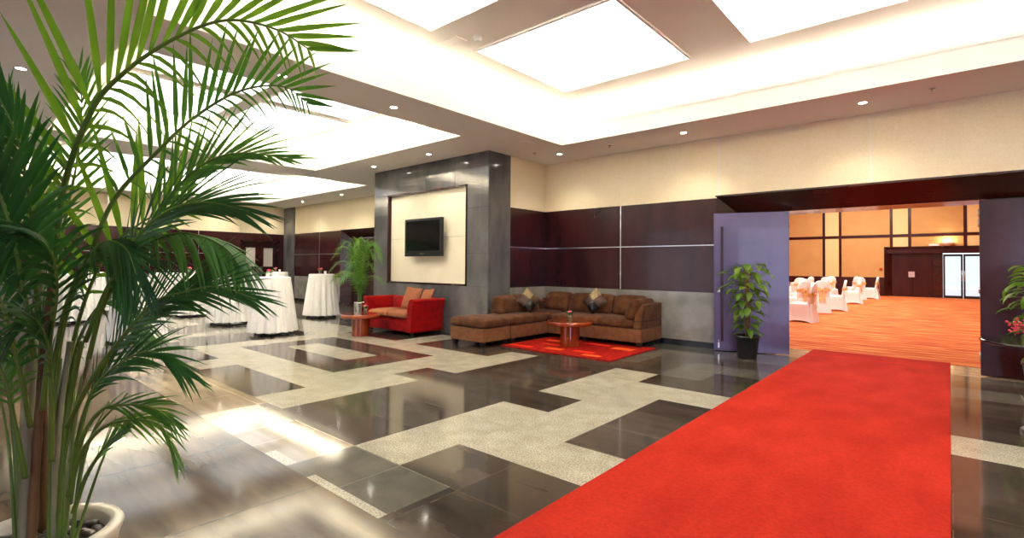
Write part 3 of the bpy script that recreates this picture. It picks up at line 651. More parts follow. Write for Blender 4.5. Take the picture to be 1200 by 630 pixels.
# ------------------------------------------------------------------ round pedestal tables
def coffee_table(loc, label):
    o = empty('coffee_table', loc, label, 'coffee table', 'round cherry coffee tables')
    t = MB(); t.lathe([(.37, .352), (.385, .36), (.39, .375), (.39, .405), (.383, .417), (.37, .42)], n=48); t.build('tabletop', 'cherry_wood', o)
    b = MB(); b.lathe([(.165, .0), (.165, .352)], n=40); b.build('pedestal', 'cherry_wood', o)
    return o
ct = coffee_table((-4.88, 7.13, .021), 'round cherry wood pedestal table standing on the red rug')
ct2 = copy_tree(ct); ct2.location = (-8.62, 5.47, 0); ct2['label'] = 'round cherry wood pedestal table in front of the red loveseat'

# flower vases: glass cube, water, leaves, blooms
def flower_vase(loc, label, r=.045, h=.085, petal='pink_petal', n=2, seed=1):
    rnd = random.Random(seed)
    o = empty('flower_vase', loc, label, 'flower vase', 'small table flower vases')
    g = MB(); g.lathe([(r*.75, 0), (r, h*.4), (r, h*.8), (r*.85, h)], n=16, cap=(True, False)); g.build('vase', 'clear_glass', o)
    st = MB(); 
    for k in range(5):
        a = rnd.random()*6.3; st.tube([(r*.4*cos(a), r*.4*sin(a), .01), (r*.5*cos(a+2), r*.5*sin(a+2), h*1.25)], .004, 5)
    for k in range(10):
        a = rnd.random()*6.3; l = V((cos(a), sin(a), .5+rnd.random()*.7)); b = V((0, 0, h*.9)); s_ = l.cross(V((0, 0, 1))).normalized()*.02
        t = b+l*.075; m_ = b+l*.04; st.add([b, m_+s_, t, m_-s_], [(0, 1, 2, 3)])
    st.build('leaves', 'leaf_green', o)
    for k in range(n):
        a = k*2.4+seed; c = V((.028*cos(a)*(n > 1), .028*sin(a)*(n > 1), h*1.55+.012*k)); bl = MB()
        for q in range(9):
            b = q*2.4; rr = .008+.0026*q; bl.rbox(c.x+rr*cos(b)-.016, c.x+rr*cos(b)+.016, c.y+rr*sin(b)-.016, c.y+rr*sin(b)+.016, c.z-.016, c.z+.022-.002*q, .015, n=2)
        bl.build('bloom', petal if k != 1 else 'hot_pink_petal', o)
    return o
V0 = flower_vase((-4.86, 7.10, .441), 'small glass vase with one pink rose on the table by the brown sofa', n=1, r=.055, h=.10)
V1 = copy_tree(V0); V1.location = (-8.50, 5.50, .42); V1['label'] = 'small glass vase with one pink rose on the table by the red loveseat'

# ------------------------------------------------------------------ cocktail tables
TB = [((-10.06, 4.42), 'nearest the loveseat, its black foot showing', 'pink roses on the tall white table nearest the loveseat'),
      ((-12.42, 6.72), 'standing alone near the potted palm and far portal', 'pink roses on the tall white table near the potted palm'),
      ((-12.46, 4.50), 'just behind it with wide black foot showing', 'pink roses on the second tall white table from the loveseat'),
      ((-17.0, 6.50), 'half hidden, close to the glazed double doors', 'pink roses on the tall white table half hidden by the doors'),
      ((-16.6, 7.42), 'peeping out behind the nearest table top', 'pink roses on the tall white table behind the nearest one'),
      ((-15.0, 4.47), 'seen through the drooping frond tip', 'pink roses on the tall white table seen under the frond tip'),
      ((-16.2, 4.18), 'behind the palm frond, well down the hall', 'pink roses on the far tall white table behind the frond'),
      ((-10.7, 2.38), 'large, just behind the palm leaves', 'pink roses on the large white table behind the palm leaves'),
      ((-15.2, 2.05), 'almost hidden behind the palm stems', 'pink roses on the tall white table almost hidden by palm stems'),
      ((-17.8, 2.85), 'farthest one glimpsed between palm leaves', 'pink roses on the farthest table glimpsed between palm leaves')]
def cocktail_table():
    o = empty('cocktail_table', (*TB[0][0], 0), 'x', 'cocktail table', 'tall cocktail tables')
    t = MB(); t.lathe([(.30, 1.08), (.305, 1.085), (.305, 1.105), (.30, 1.11)], n=32); t.build('tabletop', 'soft_white', o)
    p = MB(); p.tube([(0, 0, .05), (0, 0, 1.08)], .035, 12); p.build('column', 'black_metal', o)
    b = MB(); b.lathe([(.09, .02), (.09, .05), (.045, .08)], n=20); b.build('base', 'black_metal', o)
    for k in range(4):
        a = k*pi/2+.5; q = MB(); c, s_ = cos(a), sin(a); n_ = V((-s_, c, 0))*.03; u = V((c, s_, 0))
        A = [u*.06+n_, u*.06-n_, u*.37-n_*.8, u*.37+n_*.8]
        q.add([V((v.x, v.y, .0)) if i > 1 else V((v.x, v.y, .02)) for i, v in enumerate(A)]+[V((v.x, v.y, .03 if i > 1 else .055)) for i, v in enumerate(A)], [(0, 1, 2, 3), (7, 6, 5, 4), (0, 4, 5, 1), (1, 5, 6, 2), (2, 6, 7, 3), (3, 7, 4, 0)])
        q.build('foot', 'black_metal', o)
    return o
def cloth(seed):
    rnd = random.Random(seed); ph = [rnd.random()*6.3 for _ in range(3)]; nf = 17
    mb = MB(); prof = [(.02, 1.118), (.2, 1.118), (.30, 1.1175), (.318, 1.112), (.324, 1.095)]
    for k in range(1, 15): t = k/14; prof.append((.324+.10*t**1.1, 1.095-1.035*t))
    def rf(a, z, r):
        if z > 1.1: return r
        t = (1.095-z)/1.035
        return r+(.005+.036*t)*(sin(nf*a+ph[0]+.5*sin(3*a+ph[1]))+.35*sin(2.3*nf*a+ph[2]))*min(1, t*6)
    mb.lathe(prof, n=136, rf=rf, cap=(True, False)); return mb
tb0 = None
for k, ((x, y), where, fl) in enumerate(TB):
    if tb0 is None: o = tb0 = cocktail_table()
    else: o = copy_tree(tb0); o.location = (x, y, 0); o.rotation_euler.z = k*.37
    o['label'] = 'tall cocktail table in white, ' + where
    c = cloth(k).build('tablecloth', 'white_linen'); c.location = (x, y, 0); tag(c, 'white pleated cloth on the cocktail table ' + where, 'tablecloth', 'white cocktail tablecloths')
    a = radians(-30)+k
    vx, vy = x-.02, y-.03
    q = flower_vase((vx-.03, vy, 1.1185), 'vase of '+fl, r=.042, h=.075, n=2 if k % 2 == 0 else 3, seed=k+2) if k < 2 else copy_tree([V0_ for V0_ in (VA, VB)][k % 2])
    if k == 0: VA = q
    if k == 1: VB = q
    if k > 1: q.location = (vx-.03, vy, 1.1185); q.rotation_euler.z = k; q['label'] = 'vase of '+fl
    if k == 0:
        cu = MB(); cu.lathe([(.026, 0), (.032, .05), (.034, .075), (.03, .078), (.026, .03)], n=20, cap=(True, True)); cu = cu.build('candle_cup', 'soft_white')
        cu0 = cu
    else: cu = cu0.copy(); COL.objects.link(cu)
    cu.location = (x+.07, y+.05, 1.1185); tag(cu, 'white cup by '+fl, 'cup', 'small white cups on the cocktail tables')

# ------------------------------------------------------------------ television
tv = empty('television', (-8.31, YP+.0, 0), 'black flat-screen television on a wall bracket in the cream niche', 'television')
tx0, tx1, tz0, tz1 = -8.90, -7.715, 1.55, 2.342
mb = MB(); mb.box(tx0, tx1, YP-.13, YP-.055, tz0, tz1); P(mb, 'cabinet', 'plastic_black', tv, bevel=.008)
mb = MB(); mb.box(tx0+.055, tx1-.055, YP-.1335, YP-.129, tz0+.12, tz1-.05); P(mb, 'screen', 'screen_black', tv)
mb = MB(); mb.box(tx0+.5, tx1-.5, YP-.133, YP-.129, tz0+.045, tz0+.065); mb.box(tx0+.06, tx0+.10, YP-.133, YP-.129, tz0+.05, tz0+.06); P(mb, 'badge', 'steel', tv, label='tiny silver badge')
mb = MB(); mb.box(-8.55, -8.07, YP-.056, YP+.069, 1.75, 2.15); P(mb, 'wall_bracket', 'black_metal', tv)

# ------------------------------------------------------------------ banquet chairs
def chair_proto():
    o = empty('banquet_chair', (0, 0, 0), 'x', 'chair', 'covered banquet chairs')
    # front is -Y. skirted seat: flared corners, arched hems
    mb = MB(); n = 6; rings = []
    def ring(hw, hd, z, arch, rc):
        pts = []
        cs = [(-hw, -hd), (hw, -hd), (hw, hd), (-hw, hd)]
        for e in range(4):
            a, b = V(cs[e]), V(cs[(e+1) % 4])
            for k in range(n):
                t = k/n; p = a.lerp(b, t); nrm = V((p.x, p.y)); p = p*(1-rc*4*t*(1-t))
                pts.append((p.x, p.y, z+arch*4*t*(1-t)))
        return pts
    prof = [(.02, .02, .482, 0, 0), (.17, .17, .482, 0, 0), (.215, .21, .470, 0, 0), (.222, .218, .44, 0, .0), (.225, .235, .30, 0, .02), (.24, .255, .12, 0, .04), (.265, .285, .0, .055, .07)]
    vs = []; 
    for p in prof: vs += ring(*p)
    m_ = 4*n; fs = [(i*m_+k, i*m_+(k+1) % m_, (i+1)*m_+(k+1) % m_, (i+1)*m_+k) for i in range(len(prof)-1) for k in range(m_)]; fs.append(list(range(m_))[::-1])
    mb.add(vs, fs, 0, True); mb.build('seat_cover', 'chair_cover', o)
    b = MB(); pf = []   # back: round-topped slab, leaning
    W = [(.215, .40), (.215, .55), (.22, .70), (.215, .82), (.19, .90), (.13, .955), (.05, .975), (0, .978)]
    outline = W+[(-x, z) for x, z in W[::-1][1:]]
    def lean(z): return .20+max(0, z-.45)*.16
    vs = [(x, lean(z)-.028, z) for x, z in outline]+[(x*.96, lean(z)+.035, z-.004) for x, z in outline]; k = len(outline)
    fs = [(i, i+1, k+i+1, k+i) for i in range(k-1)]+[(0, k, 2*k-1, k-1)]
    b.add(vs, fs+[list(range(k))[::-1], [k+i for i in range(k)]], 0, True); 
    b.build('back_cover', 'chair_cover', o, bevel=.012)
    t = MB(); t.prism([(-.19, .46), (.19, .46), (.245, .0), (-.245, .0)], 'y', .20, .262)
    t.v = [(x, y+max(0, .46-z)*.16, z) for x, y, z in t.v]; t.build('rear_drape', 'chair_cover', o)
    s_ = MB(); 
    for (z0, z1) in ((.66, .735),):
        ys0, ys1 = lean(.66), lean(.735)
        for sg in (-1, 1):
            s_.add([(-.228, ys0+sg*.042, z0), (.228, ys0+sg*.042, z0), (.228, ys1+sg*.042, z1), (-.228, ys1+sg*.042, z1)], [(0, 1, 2, 3)])
            s_.add([(sg*.228, ys0-.042, z0), (sg*.228, ys0+.042, z0), (sg*.228, ys1+.042, z1), (sg*.228, ys1-.042, z1)], [(0, 1, 2, 3)])
    y = lean(.7)+.05
    for sg in (-1, 1):
        s_.add([(0, y, .70), (sg*.05, y+.03, .76), (sg*.13, y+.02, .77), (sg*.14, y+.01, .66), (sg*.05, y+.03, .655)], [(0, 1, 2, 3, 4)])
        s_.add([(sg*.01, y+.01, .69), (sg*.06, y+.02, .69), (sg*.09, y+.04, .36), (sg*.02, y+.05, .34)], [(0, 1, 2, 3)])
    s_.rbox(-.03, .03, y-.01, y+.04, .675, .735, .02, n=3)
    s_.build('sash', 'gold_satin', o)
    return o
CH = [((-2.85, 14.5), 95, 'nearest the doorway, cut by the door edge'), ((-3.05, 18.0), 158, 'gold bow turned to the doorway, second along the carpet'),
      ((-2.80, 19.1), 80, 'third from the doorway along the open carpet'), ((-2.90, 23.4), 70, 'fourth from the doorway along the open carpet'),
      ((-3.05, 26.8), 165, 'last but one along the open carpet'), ((-2.72, 27.8), 92, 'in profile at the far end of the carpet'),
      ((-4.1, 16.4), 60, 'behind the nearest one, only its round top showing'), ((-4.0, 19.9), 120, 'in the second row behind the gold bow'),
      ((-4.4, 22.4), 180, 'in the second row facing the far wall'), ((-3.9, 25.2), 200, 'in the second row near the far end'),
      ((-5.2, 18.2), 20, 'in the third row, just left of the bows'), ((-5.7, 23.4), 0, 'in the third row near the amber wall'),
      ((-4.4, 28.0), 140, 'in the second row closest to the far wall'), ((-5.7, 27.0), 250, 'in the third row closest to the far wall'),
      ((-4.3, 17.4), 95, 'showing its top between the first two'), ((-3.6, 21.0), 85, 'between the third and fourth along the carpet'), ((-3.45, 17.1), 130, 'tucked behind the gold bow, nearest the table'),
      ((-5.0, 21.4), 60, 'in the third row, middle of the room'), ((-4.9, 25.6), 110, 'in the third row beyond the middle'), ((-3.6, 28.6), 60, 'second from the far end of the carpet')]
ch0 = None
for k, ((x, y), a, lb) in enumerate(CH):
    if ch0 is None: o = ch0 = chair_proto()
    else: o = copy_tree(ch0)
    o.location = (x, y, .005); o.rotation_euler.z = radians(a)*-1 if False else radians(-a); o['label'] = 'white covered chair with gold sash, ' + lb
for k, ((x, y), lb) in enumerate((((-4.3, 15.0), 'white draped round banquet table nearest the doorway'), ((-4.6, 19.0), 'white draped round banquet table behind the second pair of chairs'), ((-4.6, 24.0), 'white draped round banquet table near the far ballroom wall'))):
    mb = MB(); mb.lathe([(.02, .75), (.5, .75), (.53, .74), (.54, .70), (.56, .3), (.60, .012)], n=72, rf=lambda a, z, r: r+(.02*sin(14*a)*(.74-z) if z < .73 else 0), cap=(True, False))
    o = mb.build('banquet_table', 'white_linen'); o.location = (x, y, 0); tag(o, lb, 'table', 'ballroom banquet tables')
# uplight, exit box and call point on the far wall
u = MB(); u.lathe([(.10, 0), (.20, .07), (.24, .14)], n=24, cap=(True, False)); u = u.build('wall_uplight', 'soft_white'); u.location = (-.09, BY-.17, 2.44); tag(u, 'bowl-shaped wall uplight glowing above the glazed exit', 'wall light')
b_ = MB(); b_.lathe([(.04, .05), (.06, .1)], n=12); b_.build('lamp', 'lamp_glow', u)
pl = bpy.data.lights.new('uplight_glow', 'POINT'); pl.energy = 14; pl.color = (1, .9, .6); pl.shadow_soft_size = .05; po = bpy.data.objects.new('uplight_glow', pl); COL.objects.link(po); po.location = (-.09, BY-.22, 2.66)
mb = MB(); mb.box(-.75, -.38, BY-.14, BY-.022, 2.44, 2.53); o = mb.build('emergency_light', 'soft_white', bevel=.01); tag(o, 'small white emergency light box above the ballroom portal', 'emergency light')
mb = MB(); mb.box(-2.66, -2.54, BY-.06, BY-.021, 1.28, 1.40); o = mb.build('call_point', 'alarm_red', bevel=.01); tag(o, 'small red fire call point on the amber ballroom wall', 'call point')

# ------------------------------------------------------------------ ceiling fittings
mb = MB(); mb.box(-.3, .3, -.09, .09, -.012, 0, 0)
for k in range(5): mb.box(-.26, .26, -.066+k*.029, -.052+k*.029, -.016, -.011, 1)
o = mb.build('air_vent', ['cove_paint', 'lamp_trim']); o.location = (-4.72, 4.14, ZU-.001); tag(o, 'slim white air vent in the tan ceiling between bright panels', 'air vent')
mb = MB(); mb.lathe([(.05, 0), (.055, -.03), (.04, -.05), (.03, -.055)], n=20); o = mb.build('smoke_detector', 'soft_white'); o.location = (-4.25, 4.24, ZU-.001); tag(o, 'small round white smoke detector beside the air vent', 'smoke detector')
mb = MB(); mb.lathe([(.11, 0), (.11, -.006), (.095, -.009)], n=28); o = mb.build('ceiling_speaker', 'ceiling_paint'); o.location = (-5.63, 6.81, HC-.001); tag(o, 'round flush ceiling speaker near the corner of the pillar', 'speaker')
for (x, y, lb) in ((-.15, 7.88, 'tiny dark sprinkler head in the soffit above the ballroom doorway'), (-4.6, 7.95, 'tiny dark sprinkler head in the soffit above the corner sofa'), (-6.0, 7.55, 'tiny dark sprinkler head by the big cove corner')):
    mb = MB(); mb.lathe([(.035, 0), (.035, -.004), (.01, -.006), (.01, -.03), (.022, -.032), (.022, -.036)], n=14); o = mb.build('sprinkler', 'steel'); o.location = (x, y, HC-.001); tag(o, lb, 'sprinkler', 'soffit sprinklers')

# ------------------------------------------------------------------ plants
def cat(P_, n):
    """smooth curve through points"""
    P_ = [V(p) for p in P_]; out = []
    Q = [P_[0]*2-P_[1]]+P_+[P_[-1]*2-P_[-2]]
    m_ = len(P_)-1
    for k in range(n+1):
        t = k/n*m_; i = min(int(t), m_-1); u = t-i; a, b, c, d = Q[i:i+4]
        out.append(.5*((2*b)+(c-a)*u+(2*a-5*b+4*c-d)*u*u+(3*b-a-3*c+d)*u**3))
    return out
def frond(pts, L=.4, n=34, wd=.016, t0=.25, hint=None, mats=('palm_mid', 'palm_stem'), parent=None, seed=0, a0=75, a1=22, vee=.35, droop=.25, r0=.009, tipl=.35, sides=(1, -1), blade=5, ls=(1, 1), ws=(1, 1), ds=(1, 1)):
    """one feather leaf: rachis plus two ranks of folded leaflets"""
    rnd = random.Random(seed); C = cat(pts, 60); mb = MB(); hint = hint or V((0, 0, 1))
    mb.tube(C, [r0*(1-.85*i/60) for i in range(61)], 6, 1)
    for i in range(n):
        t = t0+(1-t0)*(i+.5)/n; x = t*60; k = min(int(x), 59); p = C[k].lerp(C[k+1], x-k)
        T = (C[min(k+2, 60)]-C[max(k-1, 0)]).normalized(); Sd = T.cross(hint).normalized(); N = Sd.cross(T).normalized()
        u = (t-t0)/(1-t0); prof = min(1, .45+u*3.2)*(1-(1-tipl)*max(0, (u-.35)/.65)**1.3)
        for sg, lf, wf, df in zip((1, -1), ls, ws, ds):
            if sg not in sides: continue
            a = radians(a0+(a1-a0)*u+rnd.uniform(-5, 5)); v = vee+rnd.uniform(-.12, .12)
            D = (T*cos(a)+(Sd*sg*cos(v)+N*sin(v))*sin(a)).normalized(); ln = L*prof*rnd.uniform(.88, 1.08)*lf; dr = droop*df*rnd.uniform(.7, 1.3)
            wv = D.cross(N if abs(D.dot(N)) < .9 else Sd).normalized(); fold = D.cross(wv).normalized()
            vs = []; fs = []
            for q in range(blade+1):
                s_ = q/blade; c = p+D*(ln*s_)+V((0, 0, -1))*(dr*ln*s_*s_); w_ = wd*wf*prof**.5*(min(1, .35+s_*3)*(1-s_**2.2)+.02)
                vs += [c+wv*w_+fold*w_*.35, c, c-wv*w_+fold*w_*.35]
            for q in range(blade): o = q*3; fs += [(o, o+1, o+4, o+3), (o+1, o+2, o+5, o+4)]
            mb.add(vs, fs, 0, True)
    # keep two-sided blades as they are: no recalculated shell needed
    o = mb.build('frond', list(mats), parent)
    return o
# --- the tall areca palm in front
PX, PY = -2.58, .29; PZ = .35
palm = empty('areca_palm', (PX, PY, 0), 'tall bushy areca palm in a cream pot at the front of the hall', 'potted palm')
PI = Matrix.Translation(-V((PX, PY, 0)))
mb = MB(); mb.lathe([(.17, 0), (.19, .05), (.235, .30), (.248, PZ-.012), (.24, PZ), (.205, PZ), (.198, PZ-.012), (.19, PZ-.055), (.18, PZ-.06)], (PX, PY, 0), 56, cap=(True, False)); o = mb.build('pot', 'pot_cream', palm); o.matrix_parent_inverse = PI
mb = MB(); mb.lathe([(.19, PZ-.05), (.01, PZ-.04)], (PX, PY, 0), 40, cap=(False, True)); o = mb.build('soil', 'soil', palm); o.matrix_parent_inverse = PI
PF = []
def pf(px, d, **k):
    """frond of the front palm through points seen at px (x, y), at depth d0..d1 from the camera"""
    m_ = len(px); pts = [at(x, y, d[0]+(d[1]-d[0])*i/(m_-1)) for i, (x, y) in enumerate(px)]
    h = k.pop('h', (0, 1)); hint = (-CF*h[0]+V((0, 0, 1))*h[1]).normalized()
    o = frond(pts, hint=hint, parent=palm, seed=len(PF)*7+3, **k); o.matrix_parent_inverse = PI; PF.append(o)
BR = ('palm_bright', 'palm_stem'); MD = ('palm_mid', 'palm_stem'); DK = ('palm_dark', 'palm_stem')
# canes
rnd = random.Random(4)
def cane(px, d, r, mat):
    m_ = len(px); pts = cat([at(x, y, d[0]+(d[1]-d[0])*i/(m_-1)) for i, (x, y) in enumerate(px)], 20); mb = MB(); mb.tube(pts, [r[0]+(r[1]-r[0])*i/20+.0016*(i % 4 == 0) for i in range(21)], 10)
    o = mb.build('cane', mat, palm); o.matrix_parent_inverse = PI
cane([(29, 650), (31, 560), (33, 470), (40, 380), (50, 300)], (1.86, 1.9), (.024, .014), 'palm_cane')
cane([(36, 650), (40, 570), (46, 480), (52, 400), (60, 330)], (1.84, 1.88), (.016, .010), 'palm_sheath')
cane([(52, 650), (52, 560), (50, 470), (46, 380), (36, 300)], (1.98, 2.02), (.018, .011), 'palm_sheath')
cane([(60, 650), (64, 560), (72, 470), (82, 400)], (1.9, 1.9), (.013, .008), 'palm_cane')
cane([(70, 650), (72, 570), (80, 480), (96, 400)], (1.88, 1.86), (.012, .008), 'palm_stem')
cane([(76, 650), (80, 560), (90, 480), (104, 420)], (1.93, 1.95), (.010, .006), 'palm_cane')
cane([(22, 650), (20, 560), (14, 480), (8, 400)], (1.9, 1.95), (.010, .006), 'palm_stem')
cane([(45, 650), (44, 560), (42, 470), (40, 370)], (2.02, 2.06), (.014, .010), 'palm_sheath')
# great arching leaves
pf([(60, 330), (76, 215), (109, 127), (147, 84), (203, 46), (262, 24), (320, 33), (366, 60)], (1.85, 1.62), L=.62, n=26, wd=.0185, t0=.04, h=(1, .1), mats=BR, a0=54, a1=24, vee=.12, droop=.04, r0=.012, tipl=.28, ls=(.42, 1), ws=(.5, 1), ds=(14, 1))
pf([(96, 330), (130, 240), (187, 175), (230, 136), (280, 107), (330, 101), (362, 122)], (1.9, 1.75), L=.34, n=24, wd=.0125, t0=.18, h=(1, .15), mats=MD, a0=62, a1=26, vee=.12, droop=.06, tipl=.3, ls=(.55, 1), ws=(.45, 1), ds=(7, 1))
pf([(110, 380), (150, 300), (183, 252), (215, 212), (247, 188), (285, 179), (338, 186)], (1.85, 1.7), L=.30, n=22, wd=.008, t0=.3, h=(.9, .3), mats=MD, a0=40, a1=10, vee=.2, droop=.08, tipl=.4, ls=(.6, 1))
pf([(70, 480), (86, 400), (104, 340), (130, 290), (164, 262), (198, 244), (222, 232)], (2.0, 1.95), L=.46, n=12, wd=.0165, t0=.3, h=(1, .05), mats=BR, a0=66, a1=44, vee=.08, droop=.02, tipl=.6, ls=(.4, 1), ws=(.6, 1))
# arching over to the right, narrow dark leaflets sweeping along the midrib
pf([(104, 420), (122, 350), (146, 300), (176, 262), (214, 240), (252, 238), (292, 248)], (1.8, 1.55), L=0.391, n=30, wd=.0075, t0=.28, h=(.8, .55), mats=DK, a0=34, a1=8, vee=.15, droop=0.11, tipl=.35)
pf([(100, 400), (130, 330), (165, 290), (205, 274), (240, 278), (266, 292), (280, 310)], (1.84, 1.66), L=.24, n=26, wd=.0085, t0=.3, h=(.3, 1), mats=MD, a0=40, a1=10, vee=-.1, droop=.6, tipl=.35)
pf([(78, 500), (110, 440), (146, 392), (180, 355), (215, 342), (255, 336), (300, 350)], (1.82, 1.6), L=0.345, n=28, wd=.007, t0=.25, h=(.8, .55), mats=DK, a0=36, a1=8, vee=.2, droop=0.11, tipl=.35)
pf([(84, 540), (104, 470), (128, 420), (160, 378), (200, 352), (236, 328), (258, 312)], (1.92, 1.8), L=0.299, n=26, wd=.007, t0=.3, h=(.8, .55), mats=DK, a0=34, a1=8, vee=.2, droop=0.11, tipl=.4)
pf([(86, 560), (98, 510), (120, 480), (150, 474), (180, 478), (206, 496)], (1.78, 1.66), L=0.184, n=12, wd=.0048, t0=.4, h=(.8, .55), mats=MD, a0=22, a1=8, vee=.0, droop=0.19, tipl=.4)
pf([(80, 580), (96, 530), (122, 500), (158, 492), (190, 500), (208, 542)], (1.76, 1.62), L=0.149, n=12, wd=.0048, t0=.4, h=(.8, .55), mats=BR, a0=22, a1=10, vee=-.2, droop=0.28, tipl=.4)
pf([(82, 590), (92, 520), (108, 460), (140, 426), (180, 412), (222, 440)], (1.86, 1.74), L=0.253, n=24, wd=.0065, t0=.35, h=(.8, .55), mats=DK, a0=32, a1=10, vee=.1, droop=0.19, tipl=.4)
pf([(86, 600), (100, 560), (118, 530), (134, 512), (152, 498)], (1.75, 1.68), L=0.138, n=12, wd=.005, t0=.4, h=(.8, .55), mats=MD, a0=24, a1=8, vee=.2, droop=0.06)
# left-hand mass
pf([(44, 380), (40, 300), (34, 230), (20, 160), (-8, 100)], (1.75, 1.6), L=.30, n=20, wd=.012, t0=.2, h=(.9, .3), mats=DK, a0=56, a1=20, vee=.2, droop=.2, tipl=.4)
pf([(40, 420), (26, 330), (8, 250), (-20, 190), (-60, 150)], (1.7, 1.5), L=.32, n=22, wd=.013, t0=.2, h=(.8, .4), mats=DK, a0=56, a1=20, vee=.15, droop=.2, tipl=.4)
pf([(36, 500), (20, 420), (0, 350), (-30, 300), (-70, 290)], (1.75, 1.55), L=.30, n=22, wd=.011, t0=.2, h=(.5, .8), mats=DK, a0=50, a1=16, vee=.1, droop=.35, tipl=.4)
pf([(60, 420), (50, 340), (30, 280), (-4, 240), (-50, 250)], (2.0, 2.0), L=.32, n=24, wd=.011, t0=.2, h=(.6, .8), mats=DK, a0=54, a1=16, vee=.1, droop=.3, tipl=.4)
pf([(56, 440), (62, 350), (74, 270), (90, 190), (96, 130), (92, 80)], (2.12, 2.25), L=.30, n=18, wd=.010, t0=.35, h=(1, .2), mats=MD, a0=50, a1=20, vee=.2, droop=.1, tipl=.4)
pf([(60, 460), (72, 380), (92, 320), (120, 284), (146, 290), (160, 322)], (1.78, 1.62), L=.28, n=20, wd=.0095, t0=.25, h=(.4, 1), mats=DK, a0=50, a1=14, vee=-.1, droop=.5, tipl=.4)
pf([(50, 480), (58, 400), (66, 340), (58, 290), (30, 270), (6, 290)], (1.72, 1.5), L=.28, n=22, wd=.010, t0=.25, h=(.3, 1), mats=DK, a0=50, a1=14, vee=-.2, droop=.5, tipl=.4)
pf([(70, 520), (82, 440), (96, 390), (120, 356), (148, 362), (172, 392)], (1.95, 1.95), L=.26, n=18, wd=.008, t0=.25, h=(.3, 1), mats=MD, a0=44, a1=14, vee=0, droop=.5, tipl=.4)
pf([(30, 560), (16, 490), (4, 440), (-16, 410), (-40, 420)], (1.8, 1.7), L=.22, n=18, wd=.008, t0=.3, h=(.4, 1), mats=MD, a0=44, a1=14, vee=0, droop=.4, tipl=.4)
pf([(60, 540), (60, 460), (54, 400), (36, 370), (14, 390)], (1.7, 1.55), L=.24, n=20, wd=.009, t0=.3, h=(.3, 1), mats=DK, a0=44, a1=14, vee=0, droop=.4, tipl=.4)
pf([(52, 420), (46, 320), (30, 230), (4, 150), (-30, 90)], (2.15, 2.3), L=.38, n=20, wd=.012, t0=.2, h=(1, .2), mats=MD, a0=60, a1=26, vee=.2, droop=.1, tipl=.4)
pf([(64, 500), (68, 420), (84, 350), (110, 300), (132, 300), (146, 340)], (1.9, 1.8), L=.24, n=18, wd=.009, t0=.3, h=(.4, 1), mats=DK, a0=46, a1=14, vee=-.1, droop=.5, tipl=.4)
# thin young stems
for q in ([(84, 650), (96, 540), (128, 470)], [(80, 650), (104, 520), (150, 460)], [(18, 640), (10, 520), (-6, 440)], [(66, 650), (76, 540), (96, 440)], [(74, 650), (84, 540), (88, 430)], [(56, 650), (60, 520), (72, 420)], [(86, 640), (112, 560), (134, 505)]):
    pts = cat([at(x, y, 1.84+.02*i) for i, (x, y) in enumerate(q)], 14); mb = MB(); mb.tube(pts, [.006-.0002*i for i in range(15)], 6); o = mb.build('stem', 'palm_stem', palm); o.matrix_parent_inverse = PI
# pebbles on the soil
pb0 = []
for k in range(4):
    mb = MB(); rr = random.Random(k+20); a, b, c = rr.uniform(.020, .028), rr.uniform(.014, .020), rr.uniform(.010, .014); mb.rbox(-a, a, -b, b, -c, c, c*.95, n=4); pb0.append(mb)
pbm = []
for k in range(72):
    if k < 4: o = pb0[k].build('pebble', 'pebble'); pbm.append(o)
    else: o = pbm[k % 4].copy(); COL.objects.link(o)
    lay = k // 44; r = sqrt(rnd.random())*(.172 if lay == 0 else .15); a = rnd.random()*6.283
    o.location = (PX+r*cos(a), PY+r*sin(a), PZ-.031+.016*lay-.012*(r/.17)); o.rotation_euler = (rnd.uniform(-.3, .3), rnd.uniform(-.3, .3), rnd.random()*6.3)
    tag(o, 'smooth dark river pebble in the cream palm pot', 'pebble', 'pebbles in the palm pot')

# --- areca palm beside the loveseat
def areca(loc, label, n, hmin, hmax, seed):
    rnd = random.Random(seed); o = empty('areca_palm', loc, label, 'potted palm'); b = V((0, 0, .52))
    mb = MB(); mb.lathe([(.105, 0), (.115, .02), (.12, .55), (.124, .57), (.112, .57), (.108, .53)], n=36, cap=(True, False)); mb.build('pot', 'steel', o)
    mb = MB(); mb.lathe([(.108, .525), (.01, .535)], n=24, cap=(False, True)); mb.build('soil', 'soil', o)
    for k in range(n):
        a = 2.4*k+rnd.uniform(-.3, .3); up = hmin+(hmax-hmin)*rnd.random(); out = .12+.54*((k % 5)/4)+rnd.uniform(-.04, .04)
        u = V((cos(a), sin(a)*(.45 if sin(a) > 0 else 1), 0)); p0 = b+u*.04; p1 = b+u*.06+V((0, 0, up*.42)); p2 = b+u*(.08+out*.35)+V((0, 0, up*.85)); p3 = b+u*(.1+out*.8)+V((0, 0, up*(1.02-.25*out))); p4 = b+u*(.12+out*1.2)+V((0, 0, up*(.98-.55*out)))
        frond([p0, p1, p2, p3, p4], L=.27, n=30, wd=.0055, t0=.2, hint=V((0, 0, 1))-u*.3, mats=(('palm_mid', 'palm_bright', 'palm_mid')[k % 3], 'palm_stem'), parent=o, seed=k+seed, a0=56, a1=20, vee=.25, droop=.45, r0=.0045, tipl=.4, blade=4)
    return o
areca((-9.52, 6.02, 0), 'green areca palm in a slim silver pot left of the red loveseat', 26, .55, 1.5, 5)

